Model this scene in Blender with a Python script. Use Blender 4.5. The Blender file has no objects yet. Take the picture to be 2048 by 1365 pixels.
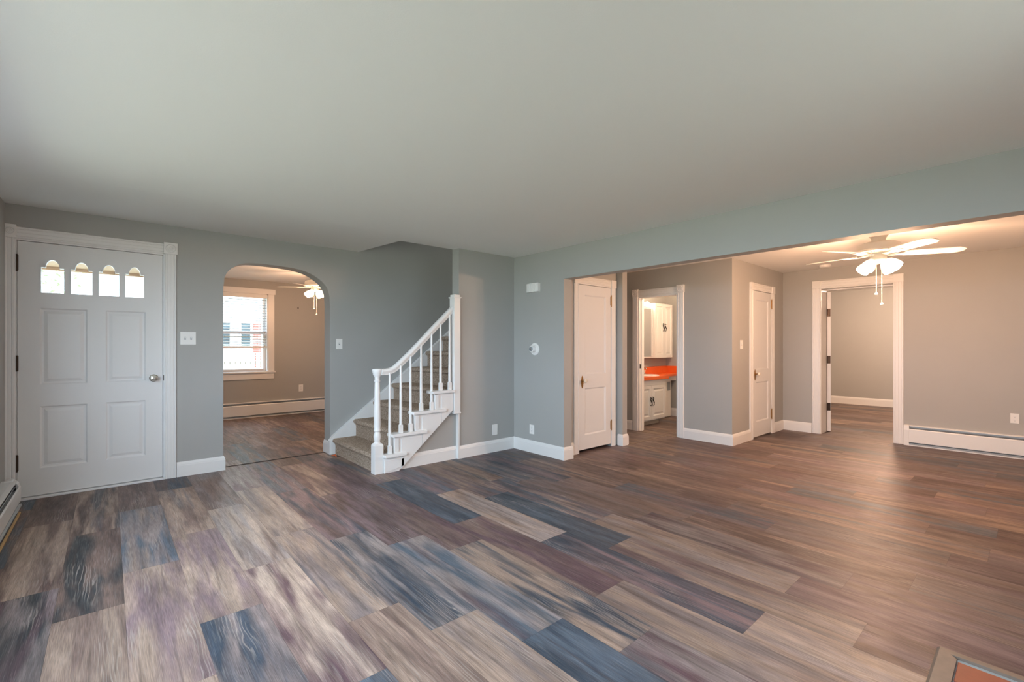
import bpy, bmesh, math, random
from mathutils import Matrix, Vector
random.seed(7)
S = bpy.context.scene
C = S.collection
PI = math.pi
R = math.radians

# ------------------------------------------------------------------ camera, world, exposure
EYE = 1.22
F = 919.07 / 2048 * 36.0
cam = bpy.data.cameras.new('camera')
cam.sensor_width = 36.0
cam.lens = F
cam.shift_y = (693.1 - 682.5) / 2048.0
cam.clip_start = 0.02
co = bpy.data.objects.new('camera', cam)
C.objects.link(co)
co.location = (0, 0, EYE)
co.rotation_euler = (PI / 2, 0, -R(41.247))
S.camera = co
S.view_settings.view_transform = 'Standard'
S.view_settings.look = 'None'
S.view_settings.gamma = 1.0
S.view_settings.use_curve_mapping = False
S.view_settings.exposure = 0.68
S.cycles.use_denoising = True
S.cycles.max_bounces = 10
S.cycles.diffuse_bounces = 6
S.cycles.transparent_max_bounces = 12
S.cycles.sample_clamp_indirect = 6.0
SKY = 8.0
w = bpy.data.worlds.new('sky')
S.world = w
w.use_nodes = True
bg = w.node_tree.nodes['Background']
bg.inputs[0].default_value = (0.71, 0.855, 1.0, 1)
bg.inputs[1].default_value = SKY

sun = bpy.data.lights.new('sun', 'SUN')
sun.energy, sun.angle, sun.color = 20.0, R(1.0), (1.0, 0.96, 0.92)
so = bpy.data.objects.new('sun', sun)
C.objects.link(so)
so.location = (30, -4, 30)
so.rotation_euler = (0, R(38), 0)      # high, over the roof: it lights the yard, not the rooms


def portal(name, loc, rot, sx, sy):
    """daylight opening: guides the sampling of the sky through a window"""
    l = bpy.data.lights.new(name, 'AREA')
    l.shape = 'RECTANGLE'
    l.size, l.size_y = sx, sy
    l.cycles.is_portal = True
    o = bpy.data.objects.new(name, l)
    C.objects.link(o)
    o.location, o.rotation_euler = loc, rot
    return o


WIN = {'left': (0.2, 3.7, 0.72, 2.06), 'rear': (1.3, 2.3, 1.0, 2.06), 'dine': (1.2, 2.1, 0.785, 2.13)}  # left and rear openings are added for daylight
portal('daylight_opening', (-0.75, 1.95, 1.39), (0, -PI / 2, 0), 1.34, 3.5)
portal('daylight_opening', (1.8, -0.72, 1.53), (PI / 2, 0, 0), 1.0, 1.06)
portal('daylight_opening', (1.65, 9.08, 1.46), (-PI / 2, 0, 0), 0.9, 1.34)


# ------------------------------------------------------------------ materials
def mat(name, col, rough=0.5, metal=0.0, noise=0.0, nscale=6.0, bump=0.0, bscale=200.0, spec=0.5):
    m = bpy.data.materials.new(name)
    m.use_nodes = True
    nt = m.node_tree
    b = nt.nodes['Principled BSDF']
    b.inputs['Roughness'].default_value = rough
    b.inputs['Metallic'].default_value = metal
    b.inputs['Specular IOR Level'].default_value = spec
    tc = nt.nodes.new('ShaderNodeTexCoord')
    n = nt.nodes.new('ShaderNodeTexNoise')
    n.inputs['Scale'].default_value = nscale
    n.inputs['Detail'].default_value = 4
    nt.links.new(tc.outputs['Object'], n.inputs['Vector'])
    mx = nt.nodes.new('ShaderNodeMix')
    mx.data_type = 'RGBA'
    mx.inputs[6].default_value = tuple(max(0, c * (1 - noise)) for c in col) + (1,)
    mx.inputs[7].default_value = tuple(min(1, c * (1 + noise)) for c in col) + (1,)
    nt.links.new(n.outputs['Fac'], mx.inputs[0])
    nt.links.new(mx.outputs[2], b.inputs['Base Color'])
    if bump:
        n2 = nt.nodes.new('ShaderNodeTexNoise')
        n2.inputs['Scale'].default_value = bscale
        nt.links.new(tc.outputs['Object'], n2.inputs['Vector'])
        bp = nt.nodes.new('ShaderNodeBump')
        bp.inputs['Strength'].default_value = bump
        bp.inputs['Distance'].default_value = 0.002
        nt.links.new(n2.outputs['Fac'], bp.inputs['Height'])
        nt.links.new(bp.outputs['Normal'], b.inputs['Normal'])
    return m


M_wall = mat('grey_wall_paint', (0.398, 0.402, 0.388), 0.6, noise=0.03, nscale=2.5, bump=0.08, bscale=260)
M_ceil = mat('ceiling_paint', (0.84, 0.845, 0.82), 0.8, noise=0.015, nscale=1.5, bump=0.15, bscale=180)
M_trim = mat('white_trim_paint', (0.80, 0.80, 0.79), 0.35, noise=0.015, nscale=4)
M_door = mat('white_door_paint', (0.76, 0.77, 0.77), 0.4, noise=0.015, nscale=3)
M_plas = mat('white_plastic', (0.83, 0.83, 0.81), 0.35)
M_enam = mat('white_enamel_metal', (0.80, 0.81, 0.81), 0.3)
M_slot = mat('grey_shadowed_metal', (0.30, 0.33, 0.35), 0.45, metal=0.3)
M_dark = mat('dark_gap', (0.015, 0.014, 0.014), 0.8)
M_bronze = mat('dark_bronze', (0.045, 0.03, 0.022), 0.4, metal=0.6)
M_brass = mat('aged_brass', (0.36, 0.19, 0.06), 0.32, metal=0.85, noise=0.3, nscale=60)
M_chrome = mat('satin_nickel', (0.62, 0.59, 0.52), 0.22, metal=1.0)
M_black = mat('black_iron', (0.02, 0.018, 0.016), 0.5, metal=0.4)
M_orange = mat('orange_laminate', (0.78, 0.14, 0.025), 0.35, noise=0.06, nscale=20)
M_white_sink = mat('white_porcelain', (0.85, 0.85, 0.83), 0.15)
M_cab = mat('white_thermofoil', (0.80, 0.79, 0.76), 0.35)
M_kick = mat('beige_toe_board', (0.55, 0.47, 0.36), 0.6)
M_rawwood = mat('raw_pine', (0.55, 0.36, 0.16), 0.6, noise=0.2, nscale=30)
M_hwood = mat('taupe_wood', (0.19, 0.148, 0.118), 0.55, noise=0.25, nscale=25)
M_grout = mat('grey_grout', (0.40, 0.43, 0.44), 0.85, noise=0.15, nscale=80)
M_tile = mat('terracotta_tile', (0.25, 0.052, 0.026), 0.5, noise=0.25, nscale=25)
M_fan = mat('fan_white', (0.82, 0.80, 0.74), 0.35)
M_vinyl = mat('white_vinyl', (0.82, 0.83, 0.84), 0.3)
M_siding = mat('white_siding', (0.78, 0.80, 0.82), 0.6)
M_brick = mat('red_brick', (0.42, 0.08, 0.06), 0.8, noise=0.3, nscale=12)
M_lawn = mat('lawn_grass', (0.245, 0.255, 0.185), 0.9, noise=0.25, nscale=3)
M_leaf = mat('tree_leaf', (0.22, 0.34, 0.14), 0.7, noise=0.4, nscale=5)
M_porch = mat('tan_porch_boards', (0.42, 0.25, 0.15), 0.6, noise=0.1, nscale=8)
M_conc = mat('concrete', (0.5, 0.49, 0.46), 0.85, noise=0.1, nscale=10)
M_wglass = mat('dark_window_glass', (0.05, 0.07, 0.08), 0.1)
M_slat = mat('blind_slat_vinyl', (0.50, 0.51, 0.52), 0.5)
M_scrap = mat('orange_pad', (0.75, 0.16, 0.05), 0.8)
M_bead = mat('dark_green_beads', (0.05, 0.07, 0.06), 0.3)


def emis(name, col, st):
    m = mat(name, (0.9, 0.88, 0.8), 0.3)
    b = m.node_tree.nodes['Principled BSDF']
    b.inputs['Emission Color'].default_value = (*col, 1)
    b.inputs['Emission Strength'].default_value = st
    return m


M_shade = emis('lit_frosted_glass', (1.0, 0.80, 0.52), 1.6)
M_bulb = emis('lit_bulb', (1.0, 0.85, 0.6), 14.0)


def glass():
    m = bpy.data.materials.new('window_glass')
    m.use_nodes = True
    nt = m.node_tree
    nt.nodes.clear()
    o = nt.nodes.new('ShaderNodeOutputMaterial')
    t = nt.nodes.new('ShaderNodeBsdfTransparent')
    t.inputs[0].default_value = (0.86, 0.89, 0.89, 1)
    g = nt.nodes.new('ShaderNodeBsdfGlossy')
    g.inputs['Roughness'].default_value = 0.02
    x = nt.nodes.new('ShaderNodeMixShader')
    x.inputs[0].default_value = 0.05
    nt.links.new(t.outputs[0], x.inputs[1])
    nt.links.new(g.outputs[0], x.inputs[2])
    nt.links.new(x.outputs[0], o.inputs[0])
    return m


M_glass = glass()
M_knobglass = mat('clear_knob_glass', (0.75, 0.68, 0.56), 0.08)


def carpet():
    m = bpy.data.materials.new('brown_fleck_carpet')
    m.use_nodes = True
    nt = m.node_tree
    b = nt.nodes['Principled BSDF']
    b.inputs['Roughness'].default_value = 1.0
    b.inputs['Specular IOR Level'].default_value = 0.05
    tc = nt.nodes.new('ShaderNodeTexCoord')
    n = nt.nodes.new('ShaderNodeTexVoronoi')
    n.inputs['Scale'].default_value = 230
    nt.links.new(tc.outputs['Object'], n.inputs['Vector'])
    s = nt.nodes.new('ShaderNodeSeparateColor')
    nt.links.new(n.outputs['Color'], s.inputs[0])
    r = nt.nodes.new('ShaderNodeValToRGB')
    r.color_ramp.elements[0].color = (0.15, 0.11, 0.085, 1)
    r.color_ramp.elements[1].color = (0.72, 0.60, 0.49, 1)
    e = r.color_ramp.elements.new(0.45)
    e.color = (0.46, 0.35, 0.262, 1)
    nt.links.new(s.outputs[0], r.inputs[0])
    nt.links.new(r.outputs[0], b.inputs['Base Color'])
    bp = nt.nodes.new('ShaderNodeBump')
    bp.inputs['Strength'].default_value = 0.8
    bp.inputs['Distance'].default_value = 0.006
    nt.links.new(n.outputs['Distance'], bp.inputs['Height'])
    nt.links.new(bp.outputs['Normal'], b.inputs['Normal'])
    return m


M_carpet = carpet()


def plank_mat():
    m = bpy.data.materials.new('wood_look_planks')
    m.use_nodes = True
    nt = m.node_tree
    L = nt.links.new
    b = nt.nodes['Principled BSDF']

    def node(t, **k):
        n = nt.nodes.new(t)
        for a, v in k.items():
            setattr(n, a, v)
        return n

    def attr(n):
        a = node('ShaderNodeAttribute')
        a.attribute_name = n
        return a

    def noise(vec, sx, sy, detail=4, dist=0.0, rough=0.55):
        mp = node('ShaderNodeMapping')
        mp.inputs['Scale'].default_value = (sx, sy, 1)
        L(vec, mp.inputs['Vector'])
        n = node('ShaderNodeTexNoise')
        n.inputs['Scale'].default_value = 1
        n.inputs['Detail'].default_value = detail
        n.inputs['Roughness'].default_value = rough
        n.inputs['Distortion'].default_value = dist
        L(mp.outputs[0], n.inputs['Vector'])
        return n.outputs['Fac']

    def ramp(v, a, b_, lo=0.0, hi=1.0):
        r = node('ShaderNodeMapRange')
        r.inputs['From Min'].default_value = a
        r.inputs['From Max'].default_value = b_
        r.inputs['To Min'].default_value = lo
        r.inputs['To Max'].default_value = hi
        L(v, r.inputs['Value'])
        return r.outputs[0]

    def mix(f, a, b_, mode='MIX'):
        x = node('ShaderNodeMix', data_type='RGBA', blend_type=mode)
        if hasattr(f, 'links'):
            L(f, x.inputs[0])
        else:
            x.inputs[0].default_value = f
        for k, s in ((6, a), (7, b_)):
            if hasattr(s, 'links'):
                L(s, x.inputs[k])
            else:
                x.inputs[k].default_value = s
        return x.outputs[2]

    def math2(op, a, b_):
        x = node('ShaderNodeMath', operation=op)
        for k, s in ((0, a), (1, b_)):
            if hasattr(s, 'links'):
                L(s, x.inputs[k])
            else:
                x.inputs[k].default_value = s
        return x.outputs[0]

    uv = node('ShaderNodeUVMap')
    uv.uv_map = 'grain'
    U = uv.outputs[0]
    big = ramp(noise(U, 13.0, 1.5, 2, 0.5), 0.38, 0.60)
    col = mix(big, attr('tone_a').outputs['Color'], attr('tone_b').outputs['Color'])
    third = ramp(noise(U, 11.0, 0.9, 3, 0.4), 0.52, 0.66, 0.0, 0.75)
    col = mix(third, col, attr('tone_c').outputs['Color'])
    # broad cloudy shading inside a plank
    cloud = ramp(noise(U, 10.0, 1.7, 2, 0.6), 0.3, 0.7, 0.74, 1.22)
    cc = node('ShaderNodeCombineColor')
    for i in range(3):
        L(cloud, cc.inputs[i])
    col = mix(1.0, col, cc.outputs[0], 'MULTIPLY')
    # long dark streaks
    st = ramp(noise(U, 55.0, 1.6, 4, 0.4), 0.52, 0.74, 0.0, 0.6)
    col = mix(st, col, (0.045, 0.03, 0.026, 1))
    # flowing figure lines, limed pale
    mp = node('ShaderNodeMapping')
    mp.inputs['Scale'].default_value = (9, 1.1, 1)
    L(U, mp.inputs['Vector'])
    wv = node('ShaderNodeTexWave', wave_type='BANDS', bands_direction='X', wave_profile='SIN')
    wv.inputs['Scale'].default_value = 2.6
    wv.inputs['Distortion'].default_value = 15.0
    wv.inputs['Detail'].default_value = 2.0
    wv.inputs['Detail Scale'].default_value = 0.9
    L(mp.outputs[0], wv.inputs['Vector'])
    figmask = ramp(noise(U, 7.0, 1.4, 2), 0.53, 0.66)
    line = ramp(wv.outputs['Fac'], 0.72, 0.98)
    col = mix(math2('MULTIPLY', math2('MULTIPLY', line, figmask), 0.5), col, (0.40, 0.35, 0.31, 1))
    # fine pores
    fine = ramp(noise(U, 420.0, 11.0, 3), 0.35, 0.7, 0.70, 1.30)
    c2 = node('ShaderNodeCombineColor')
    for i in range(3):
        L(fine, c2.inputs[i])
    col = mix(1.0, col, c2.outputs[0], 'MULTIPLY')
    lime = ramp(noise(U, 330.0, 7.0, 3), 0.54, 0.74, 0.0, 0.24)
    col = mix(lime, col, (0.44, 0.40, 0.38, 1))
    L(col, b.inputs['Base Color'])
    rg = ramp(noise(U, 40.0, 6.0, 2), 0.3, 0.7, 0.43, 0.55)
    L(rg, b.inputs['Roughness'])
    b.inputs['Specular IOR Level'].default_value = 0.36
    bp = node('ShaderNodeBump')
    bp.inputs['Strength'].default_value = 0.25
    bp.inputs['Distance'].default_value = 0.001
    L(fine, bp.inputs['Height'])
    L(bp.outputs[0], b.inputs['Normal'])
    return m


M_floor = plank_mat()


# ------------------------------------------------------------------ mesh helpers
def frame(o, u):
    """wall frame: u along the wall, n out of the wall towards the room, z up"""
    u = Vector(u).normalized()
    z = Vector((0, 0, 1))
    n = u.cross(z)
    return Matrix(((u.x, n.x, 0, o[0]), (u.y, n.y, 0, o[1]), (0, 0, 1, o[2] if len(o) > 2 else 0), (0, 0, 0, 1)))


class MB:
    def __init__(s, m=None):
        s.v, s.f, s.m = [], [], m

    def add(s, vs, fs):
        k = len(s.v)
        for p in vs:
            p = Vector(p)
            s.v.append(s.m @ p if s.m is not None else p)
        s.f += [tuple(k + i for i in f) for f in fs]
        return s

    def box(s, x0, x1, y0, y1, z0, z1):
        return s.add([(x0, y0, z0), (x1, y0, z0), (x1, y1, z0), (x0, y1, z0), (x0, y0, z1), (x1, y0, z1), (x1, y1, z1), (x0, y1, z1)],
                     [(0, 3, 2, 1), (4, 5, 6, 7), (0, 1, 5, 4), (1, 2, 6, 5), (2, 3, 7, 6), (3, 0, 4, 7)])

    def loft(s, rings, cap=True, loop=False):
        n = len(rings[0])
        vs = [p for r in rings for p in r]
        fs = []
        m = len(rings)
        for i in range(m if loop else m - 1):
            a, b = i * n, ((i + 1) % m) * n
            for j in range(n):
                k = (j + 1) % n
                fs.append((a + j, a + k, b + k, b + j))
        if cap and not loop:
            fs.append(tuple(range(n - 1, -1, -1)))
            fs.append(tuple(range((m - 1) * n, m * n)))
        return s.add(vs, fs)

    def prism(s, poly, a0, a1, axis='y'):
        """poly in the two other axes (in order), extruded along axis"""
        def p(q, a):
            return {'x': (a, q[0], q[1]), 'y': (q[0], a, q[1]), 'z': (q[0], q[1], a)}[axis]
        return s.loft([[p(q, a0) for q in poly], [p(q, a1) for q in poly]])

    def lathe(s, prof, c=(0, 0, 0), axis=(0, 0, 1), seg=20):
        ax = Vector(axis).normalized()
        e1 = ax.orthogonal().normalized()
        e2 = ax.cross(e1)
        c = Vector(c)
        rings = []
        for r, h in prof:
            r = max(r, 1e-4)
            rings.append([c + ax * h + (e1 * math.cos(2 * PI * i / seg) + e2 * math.sin(2 * PI * i / seg)) * r for i in range(seg)])
        return s.loft(rings)

    def tube(s, path, r, seg=10, sx=1.0, up=(0, 0, 1)):
        path = [Vector(p) for p in path]
        rings = []
        for i, p in enumerate(path):
            t = (path[min(i + 1, len(path) - 1)] - path[max(i - 1, 0)]).normalized()
            u0 = Vector(up)
            if abs(t.dot(u0)) > 0.97:
                u0 = Vector((1, 0, 0))
            e1 = t.cross(u0).normalized()
            e2 = e1.cross(t)
            rr = r[i] if isinstance(r, (list, tuple)) else r
            rings.append([p + e1 * math.cos(2 * PI * k / seg) * rr * sx + e2 * math.sin(2 * PI * k / seg) * rr for k in range(seg)])
        return s.loft(rings)

    def sphere(s, c, r, seg=12, sz=1.0):
        prof = [(r * math.sin(PI * i / 8), -r * sz * math.cos(PI * i / 8)) for i in range(9)]
        return s.lathe(prof, c, (0, 0, 1), seg)

    def build(s, name, m, parent=None, smooth=0, bevel=0.0):
        vs = s.v
        if parent is not None:
            r = parent
            while r.parent is not None:
                r = r.parent
            org = r.location.copy()
        else:
            xs = [p.x for p in vs]; ys = [p.y for p in vs]; zs = [p.z for p in vs]
            org = Vector(((min(xs) + max(xs)) / 2, (min(ys) + max(ys)) / 2, min(zs)))
        me = bpy.data.meshes.new(name)
        me.from_pydata([p - org for p in vs], [], s.f)
        bm = bmesh.new()
        bm.from_mesh(me)
        bmesh.ops.recalc_face_normals(bm, faces=bm.faces)
        bm.to_mesh(me)
        bm.free()
        me.materials.append(m)
        if smooth:
            me.shade_smooth()
            me.set_sharp_from_angle(angle=R(smooth))
        o = bpy.data.objects.new(name, me)
        C.objects.link(o)
        if parent is not None:
            o.parent = parent
        else:
            o.location = org
        if bevel:
            b = o.modifiers.new('edges', 'BEVEL')
            b.width = bevel
            b.segments = 2
            b.limit_method = 'ANGLE'
            b.angle_limit = R(40)
        return o


def tag(o, label=None, cat=None, group=None, kind=None):
    if label:
        o['label'] = label
    if cat:
        o['category'] = cat
    if group:
        o['group'] = group
    if kind:
        o['kind'] = kind
    return o


def struct(o, label, cat):
    return tag(o, label, cat, kind='structure')


def empty(name, loc, label, cat, group=None, kind=None):
    o = bpy.data.objects.new(name, None)
    o.empty_display_size = 0.1
    C.objects.link(o)
    o.location = loc
    return tag(o, label, cat, group, kind)


def copy_tree(o, parent=None):
    c = o.copy()
    C.objects.link(c)
    if parent is not None:
        c.parent = parent
    for ch in list(o.children):
        copy_tree(ch, c)
    return c


def wall_with_holes(mb, u0, u1, n0, n1, z0, z1, holes):
    """boxes around rectangular holes (ua, ub, za, zb), sorted along u"""
    x = u0
    for a, b, za, zb in sorted(holes):
        if a > x:
            mb.box(x, a, n0, n1, z0, z1)
        if za > z0:
            mb.box(a, b, n0, n1, z0, za)
        if zb < z1:
            mb.box(a, b, n0, n1, zb, z1)
        x = b
    if x < u1:
        mb.box(x, u1, n0, n1, z0, z1)
    return mb


# ------------------------------------------------------------------ layout numbers (metres)
XL, YF, YR = -0.608, 5.282, -0.55          # wall with the added window, entry wall, rear wall of the front room
XB, XB2 = 3.658, 3.78                      # wall with the wide opening
YC = 4.135                                 # short wall beside the stairs
ZB = 1.943                                 # underside of the header
XP = 5.74                                  # wash room wall
YN = 2.455                                 # wall with the narrow door
XF = 7.452                                 # far wall of the den
YD = 3.43                                  # closet door wall
ZC, ZCB, ZCD = 2.279, 2.301, 2.36
YDB = 8.90                                 # dining rear wall


def zceil(y):
    t = min(1, max(0, (y - 4.0) / (YF - 4.0)))
    return ZC + (2.338 - ZC) * t


# ------------------------------------------------------------------ floor
PW, PL, PX0 = 0.2455, 1.215, -0.19
TAN, TAN2 = (0.32, 0.232, 0.182), (0.40, 0.305, 0.248)
BRN, BRN2 = (0.105, 0.066, 0.058), (0.18, 0.122, 0.102)
PUR, PUR2 = (0.105, 0.062, 0.074), (0.185, 0.128, 0.136)
SLT, SLT2 = (0.037, 0.055, 0.080), (0.088, 0.113, 0.146)
GRY, GRY2 = (0.21, 0.170, 0.164), (0.30, 0.250, 0.236)
DSL = (0.036, 0.041, 0.046)
known = {  # column: (y of one plank end, {plank offset: tones})
    -1: (3.25, {-1: (DSL, GRY), 0: (BRN, TAN), 1: (BRN, BRN2)}),
    0: (4.065, {-2: (TAN, BRN2), -1: (DSL, BRN2), 0: (BRN, TAN), 1: (BRN, BRN)}),
    1: (3.225, {-2: (TAN, TAN2), -1: (TAN, PUR2), 0: (SLT2, GRY), 1: (BRN, BRN2)}),
    2: (2.42, {-1: (SLT, GRY), 0: (TAN, PUR2), 1: (BRN2, TAN), 2: (BRN, SLT)}),
    3: (1.622, {-1: (SLT2, GRY), 0: (PUR, TAN2), 1: (TAN2, GRY2), 2: (BRN2, GRY), 3: (PUR2, GRY)}),
    4: (2.0, {-1: (TAN, BRN2), 0: (TAN, GRY), 1: (GRY, TAN2), 2: (PUR2, GRY2)}),
    5: (1.71, {-1: (GRY, TAN), 0: (SLT, GRY2), 1: (SLT, PUR2), 2: (PUR2, SLT2)}),
    6: (1.40, {-1: (SLT, SLT2), 0: (GRY2, SLT2), 1: (PUR2, BRN), 2: (PUR, TAN)}),
    7: (2.31, {-2: (PUR, GRY), -1: (SLT, TAN), 0: (PUR, BRN2), 1: (BRN, PUR2), 2: (SLT, PUR2)}),
    8: (1.417, {-1: (TAN, GRY), 0: (PUR, BRN2), 1: (SLT, SLT2), 2: (PUR2, TAN)}),
    9: (0.82, {-1: (GRY, TAN), 0: (SLT, PUR2), 1: (TAN, GRY2), 2: (SLT2, PUR2)}),
    10: (1.705, {-1: (TAN, GRY), 0: (SLT, SLT2), 1: (PUR2, TAN), -2: (BRN, PUR2)}),
    11: (0.82, {-1: (PUR, PUR2), 0: (TAN, GRY2), 1: (PUR2, SLT2), 2: (BRN2, TAN)}),
    12: (1.86, {-1: (PUR, GRY2), 0: (BRN2, GRY), 1: (SLT2, GRY)}),
    13: (2.85, {-1: (GRY, BRN2), 0: (SLT, PUR2)}),
    14: (1.186, {-1: (BRN2, GRY), 0: (PUR2, SLT2)}),
    15: (0.33, {-1: (BRN, PUR2), 0: (GRY, BRN2)}),
}
pairs = [(BRN2, TAN), (BRN, BRN2), (GRY, BRN2), (BRN2, BRN), (PUR2, BRN2), (BRN2, GRY), (BRN, TAN), (GRY, PUR2), (BRN2, BRN), (BRN2, SLT2)]


def build_floor():
    me = bpy.data.meshes.new('floor')
    bm = bmesh.new()
    uvl = bm.loops.layers.uv.new('grain')
    ta = bm.loops.layers.float_color.new('tone_a')
    tb = bm.loops.layers.float_color.new('tone_b')
    tc = bm.loops.layers.float_color.new('tone_c')
    rnd = random.Random(11)

    def rect(x0, x1, y0, y1, tones):
        g = 0.0003
        x0, x1, y0, y1 = x0 + g, x1 - g, y0 + g, y1 - g
        vs = [bm.verts.new((x, y, 0)) for x, y in ((x0, y0), (x1, y0), (x1, y1), (x0, y1))]
        f = bm.faces.new(vs)
        ou, ov = rnd.uniform(0, 50), rnd.uniform(0, 50)
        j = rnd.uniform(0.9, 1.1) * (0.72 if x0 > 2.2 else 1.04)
        acc = rnd.choice([SLT, PUR, BRN, BRN, TAN, SLT2])
        if sum(tones[0]) < 0.3:
            acc = rnd.choice([tones[0], tones[1], PUR, SLT, BRN])
        for l in f.loops:
            l[uvl].uv = (l.vert.co.x - x0 + ou, l.vert.co.y - y0 + ov)
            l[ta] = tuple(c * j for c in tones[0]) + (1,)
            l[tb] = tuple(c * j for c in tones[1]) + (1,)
            l[tc] = acc + (1,)

    def region(xa, xb, ya, yb):
        k0, k1 = math.floor((xa - PX0) / PW), math.ceil((xb - PX0) / PW)
        for k in range(k0, k1):
            x0, x1 = max(xa, PX0 + k * PW), min(xb, PX0 + (k + 1) * PW)
            if x1 - x0 < 0.01:
                continue
            rk = random.Random(k * 77 + 5)
            e, tones = known.get(k, (rk.uniform(0, PL), {}))
            i0, i1 = math.floor((ya - e) / PL), math.ceil((yb - e) / PL)
            for i in range(i0, i1):
                y0, y1 = max(ya, e + i * PL), min(yb, e + (i + 1) * PL)
                if y1 - y0 < 0.01:
                    continue
                t = tones.get(i) or pairs[random.Random(k * 131 + i * 17).randrange(len(pairs))]
                rect(x0, x1, y0, y1, t)

    region(-0.74, 11.9, -0.7, 5.40)
    region(0.56, 3.75, 5.40, 9.05)
    # bed under the planks so that joints read dark
    bm.to_mesh(me)
    bm.free()
    me.materials.append(M_floor)
    o = bpy.data.objects.new('floor', me)
    C.objects.link(o)
    struct(o, 'wood-look plank floor in mixed brown, tan and slate tones', 'floor')
    sb = MB().box(-0.74, 11.9, -0.7, 5.40, -0.06, -0.002).box(0.56, 3.75, 5.40, 9.05, -0.06, -0.002).build('subfloor', M_dark, o)
    return o


build_floor()
struct(MB().box(0.85, 1.88, 5.385, 5.40, 0.0, 0.004).build('trim_1', M_dark), 'thin dark floor joint strip in the arched opening', 'floor strip')
struct(MB().box(5.70, 5.745, 3.17, 3.78, 0.0, 0.005).build('trim_2', M_hwood), 'low floor joint strip in the wash room doorway', 'floor strip')
struct(MB().box(4.822, 5.74, 3.31, 3.335, 0.0, 0.004).build('trim_3', M_hwood), 'floor joint strip across the hall beside the pillar', 'floor strip')

# ------------------------------------------------------------------ walls
FW = frame((0, YF), (1, 0, 0))        # entry wall, n towards the room
BW = frame((XB, 0), (0, -1, 0))       # wall with the wide opening (u = -y)
arch_curve = [(0.846, 1.70), (0.847, 1.79), (0.852, 1.865), (0.864, 1.92), (0.885, 1.96), (0.915, 1.995), (0.955, 2.027), (1.0, 2.05), (1.07, 2.068), (1.2, 2.074),
              (1.37, 2.070), (1.5, 2.062), (1.6, 2.045), (1.68, 2.018), (1.742, 1.984), (1.80, 1.942), (1.845, 1.89), (1.868, 1.835), (1.879, 1.775), (1.885, 1.68)]
def smooth_curve(p, n=5):
    out = []
    for i in range(len(p) - 1):
        a, b, c, d = p[max(i - 1, 0)], p[i], p[i + 1], p[min(i + 2, len(p) - 1)]
        for k in range(n):
            t = k / n
            out.append(tuple(0.5 * (2 * b[j] + (c[j] - a[j]) * t + (2 * a[j] - 5 * b[j] + 4 * c[j] - d[j]) * t * t + (3 * b[j] - a[j] - 3 * c[j] + d[j]) * t ** 3) for j in (0, 1)))
    return out + [p[-1]]


arch_curve = smooth_curve(arch_curve)
mb = MB()
mb.box(-0.73, -0.556, YF, 5.46, 0, 2.42)
mb.box(-0.556, 0.383, YF, 5.46, 2.068, 2.42)
mb.box(0.383, 0.846, YF, 5.46, 0, 2.42)
for (a, za), (b, zb) in zip(arch_curve[:-1], arch_curve[1:]):
    mb.prism([(a, za), (b, zb), (b, 2.42), (a, 2.42)], YF, 5.46, 'y')
mb.box(1.885, 5.4, YF, 5.46, 0, 2.42)
mb.box(2.1, 5.4, YF, 5.46, 2.42, 4.7)
struct(mb.build('wall_front', M_wall), 'grey entry wall with the front door, the arched opening and the stairs against it', 'wall')

mb = wall_with_holes(MB(), -0.7, 5.46, -0.73, XL, 0, 2.42, [(WIN['left'][0], WIN['left'][1], WIN['left'][2], WIN['left'][3])])
mb.m = None
# (boxes above use u = y): swap the axes
mb.v = [Vector((p.y, p.x, p.z)) for p in mb.v]
struct(mb.build('wall_left', M_wall), 'grey wall with an added window beside the hinge side of the front door', 'wall')
mb = wall_with_holes(MB(), XL, 12.0, -0.70, YR, 0, 2.42, [(*WIN['rear'][:2], *WIN['rear'][2:])])
struct(mb.build('wall_back', M_wall), 'grey rear wall behind the tiled hearth', 'wall')

mb = MB().box(XB, XB2, 3.33, YC, 0, 2.42).box(XB, XB2, YR, 3.33, ZB, 2.42)
struct(mb.build('wall_right', M_wall), 'grey wall with chime and thermostat and the long header over the wide opening', 'wall')
mb = MB().box(2.857, 5.4, YC, 4.26, 0, 4.7).box(2.22, 2.857, 4.24, 4.26, 2.45, 4.7)
struct(mb.build('wall_stair', M_wall), 'short grey wall between the stair newel and the wide opening', 'wall')
mb = MB().prism([(2.15, 0.0), (2.857, 0.0), (2.857, 0.60), (2.80, 0.57)], 4.165, 4.22, 'y')
struct(mb.build('wall_understair', M_wall), 'triangular grey wall under the stair stringer', 'wall')
struct(MB().box(2.10, 2.22, 4.24, YF, 2.45, 4.7).box(5.4, 5.5, 4.135, 5.46, 0, 4.7).build('wall_stairwell', M_wall), 'grey end walls of the stairwell above the stairs', 'wall')
mb = MB().box(XB2, 4.003, YD, YD + 0.1, 0, 2.4).box(4.614, 4.73, YD, YD + 0.1, 0, 2.4).box(4.003, 4.614, YD, YD + 0.1, 1.935, 2.4)
struct(mb.build('wall_closet', M_wall), 'grey wall around the closet door behind the wide opening', 'wall')
struct(MB().box(4.73, 4.822, 3.34, YC, 0, 2.4).build('wall_pillar', M_wall), 'slim grey wall end between closet door and hall', 'wall')
mb = wall_with_holes(MB(), YN, 4.6, XP, XP + 0.12, 0, 2.4, [(3.168, 3.785, 0, 1.935)])
mb.v = [Vector((p.y, p.x, p.z)) for p in mb.v]
struct(mb.build('wall_washroom', M_wall), 'grey wall around the open wash room doorway', 'wall')
mb = wall_with_holes(MB(), XP + 0.12, XF, YN, YN + 0.12, 0, 2.4, [(6.338, 6.985, 0, 1.96)])
struct(mb.build('wall_corner', M_wall), 'grey return wall holding the narrow closed door', 'wall')
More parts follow.
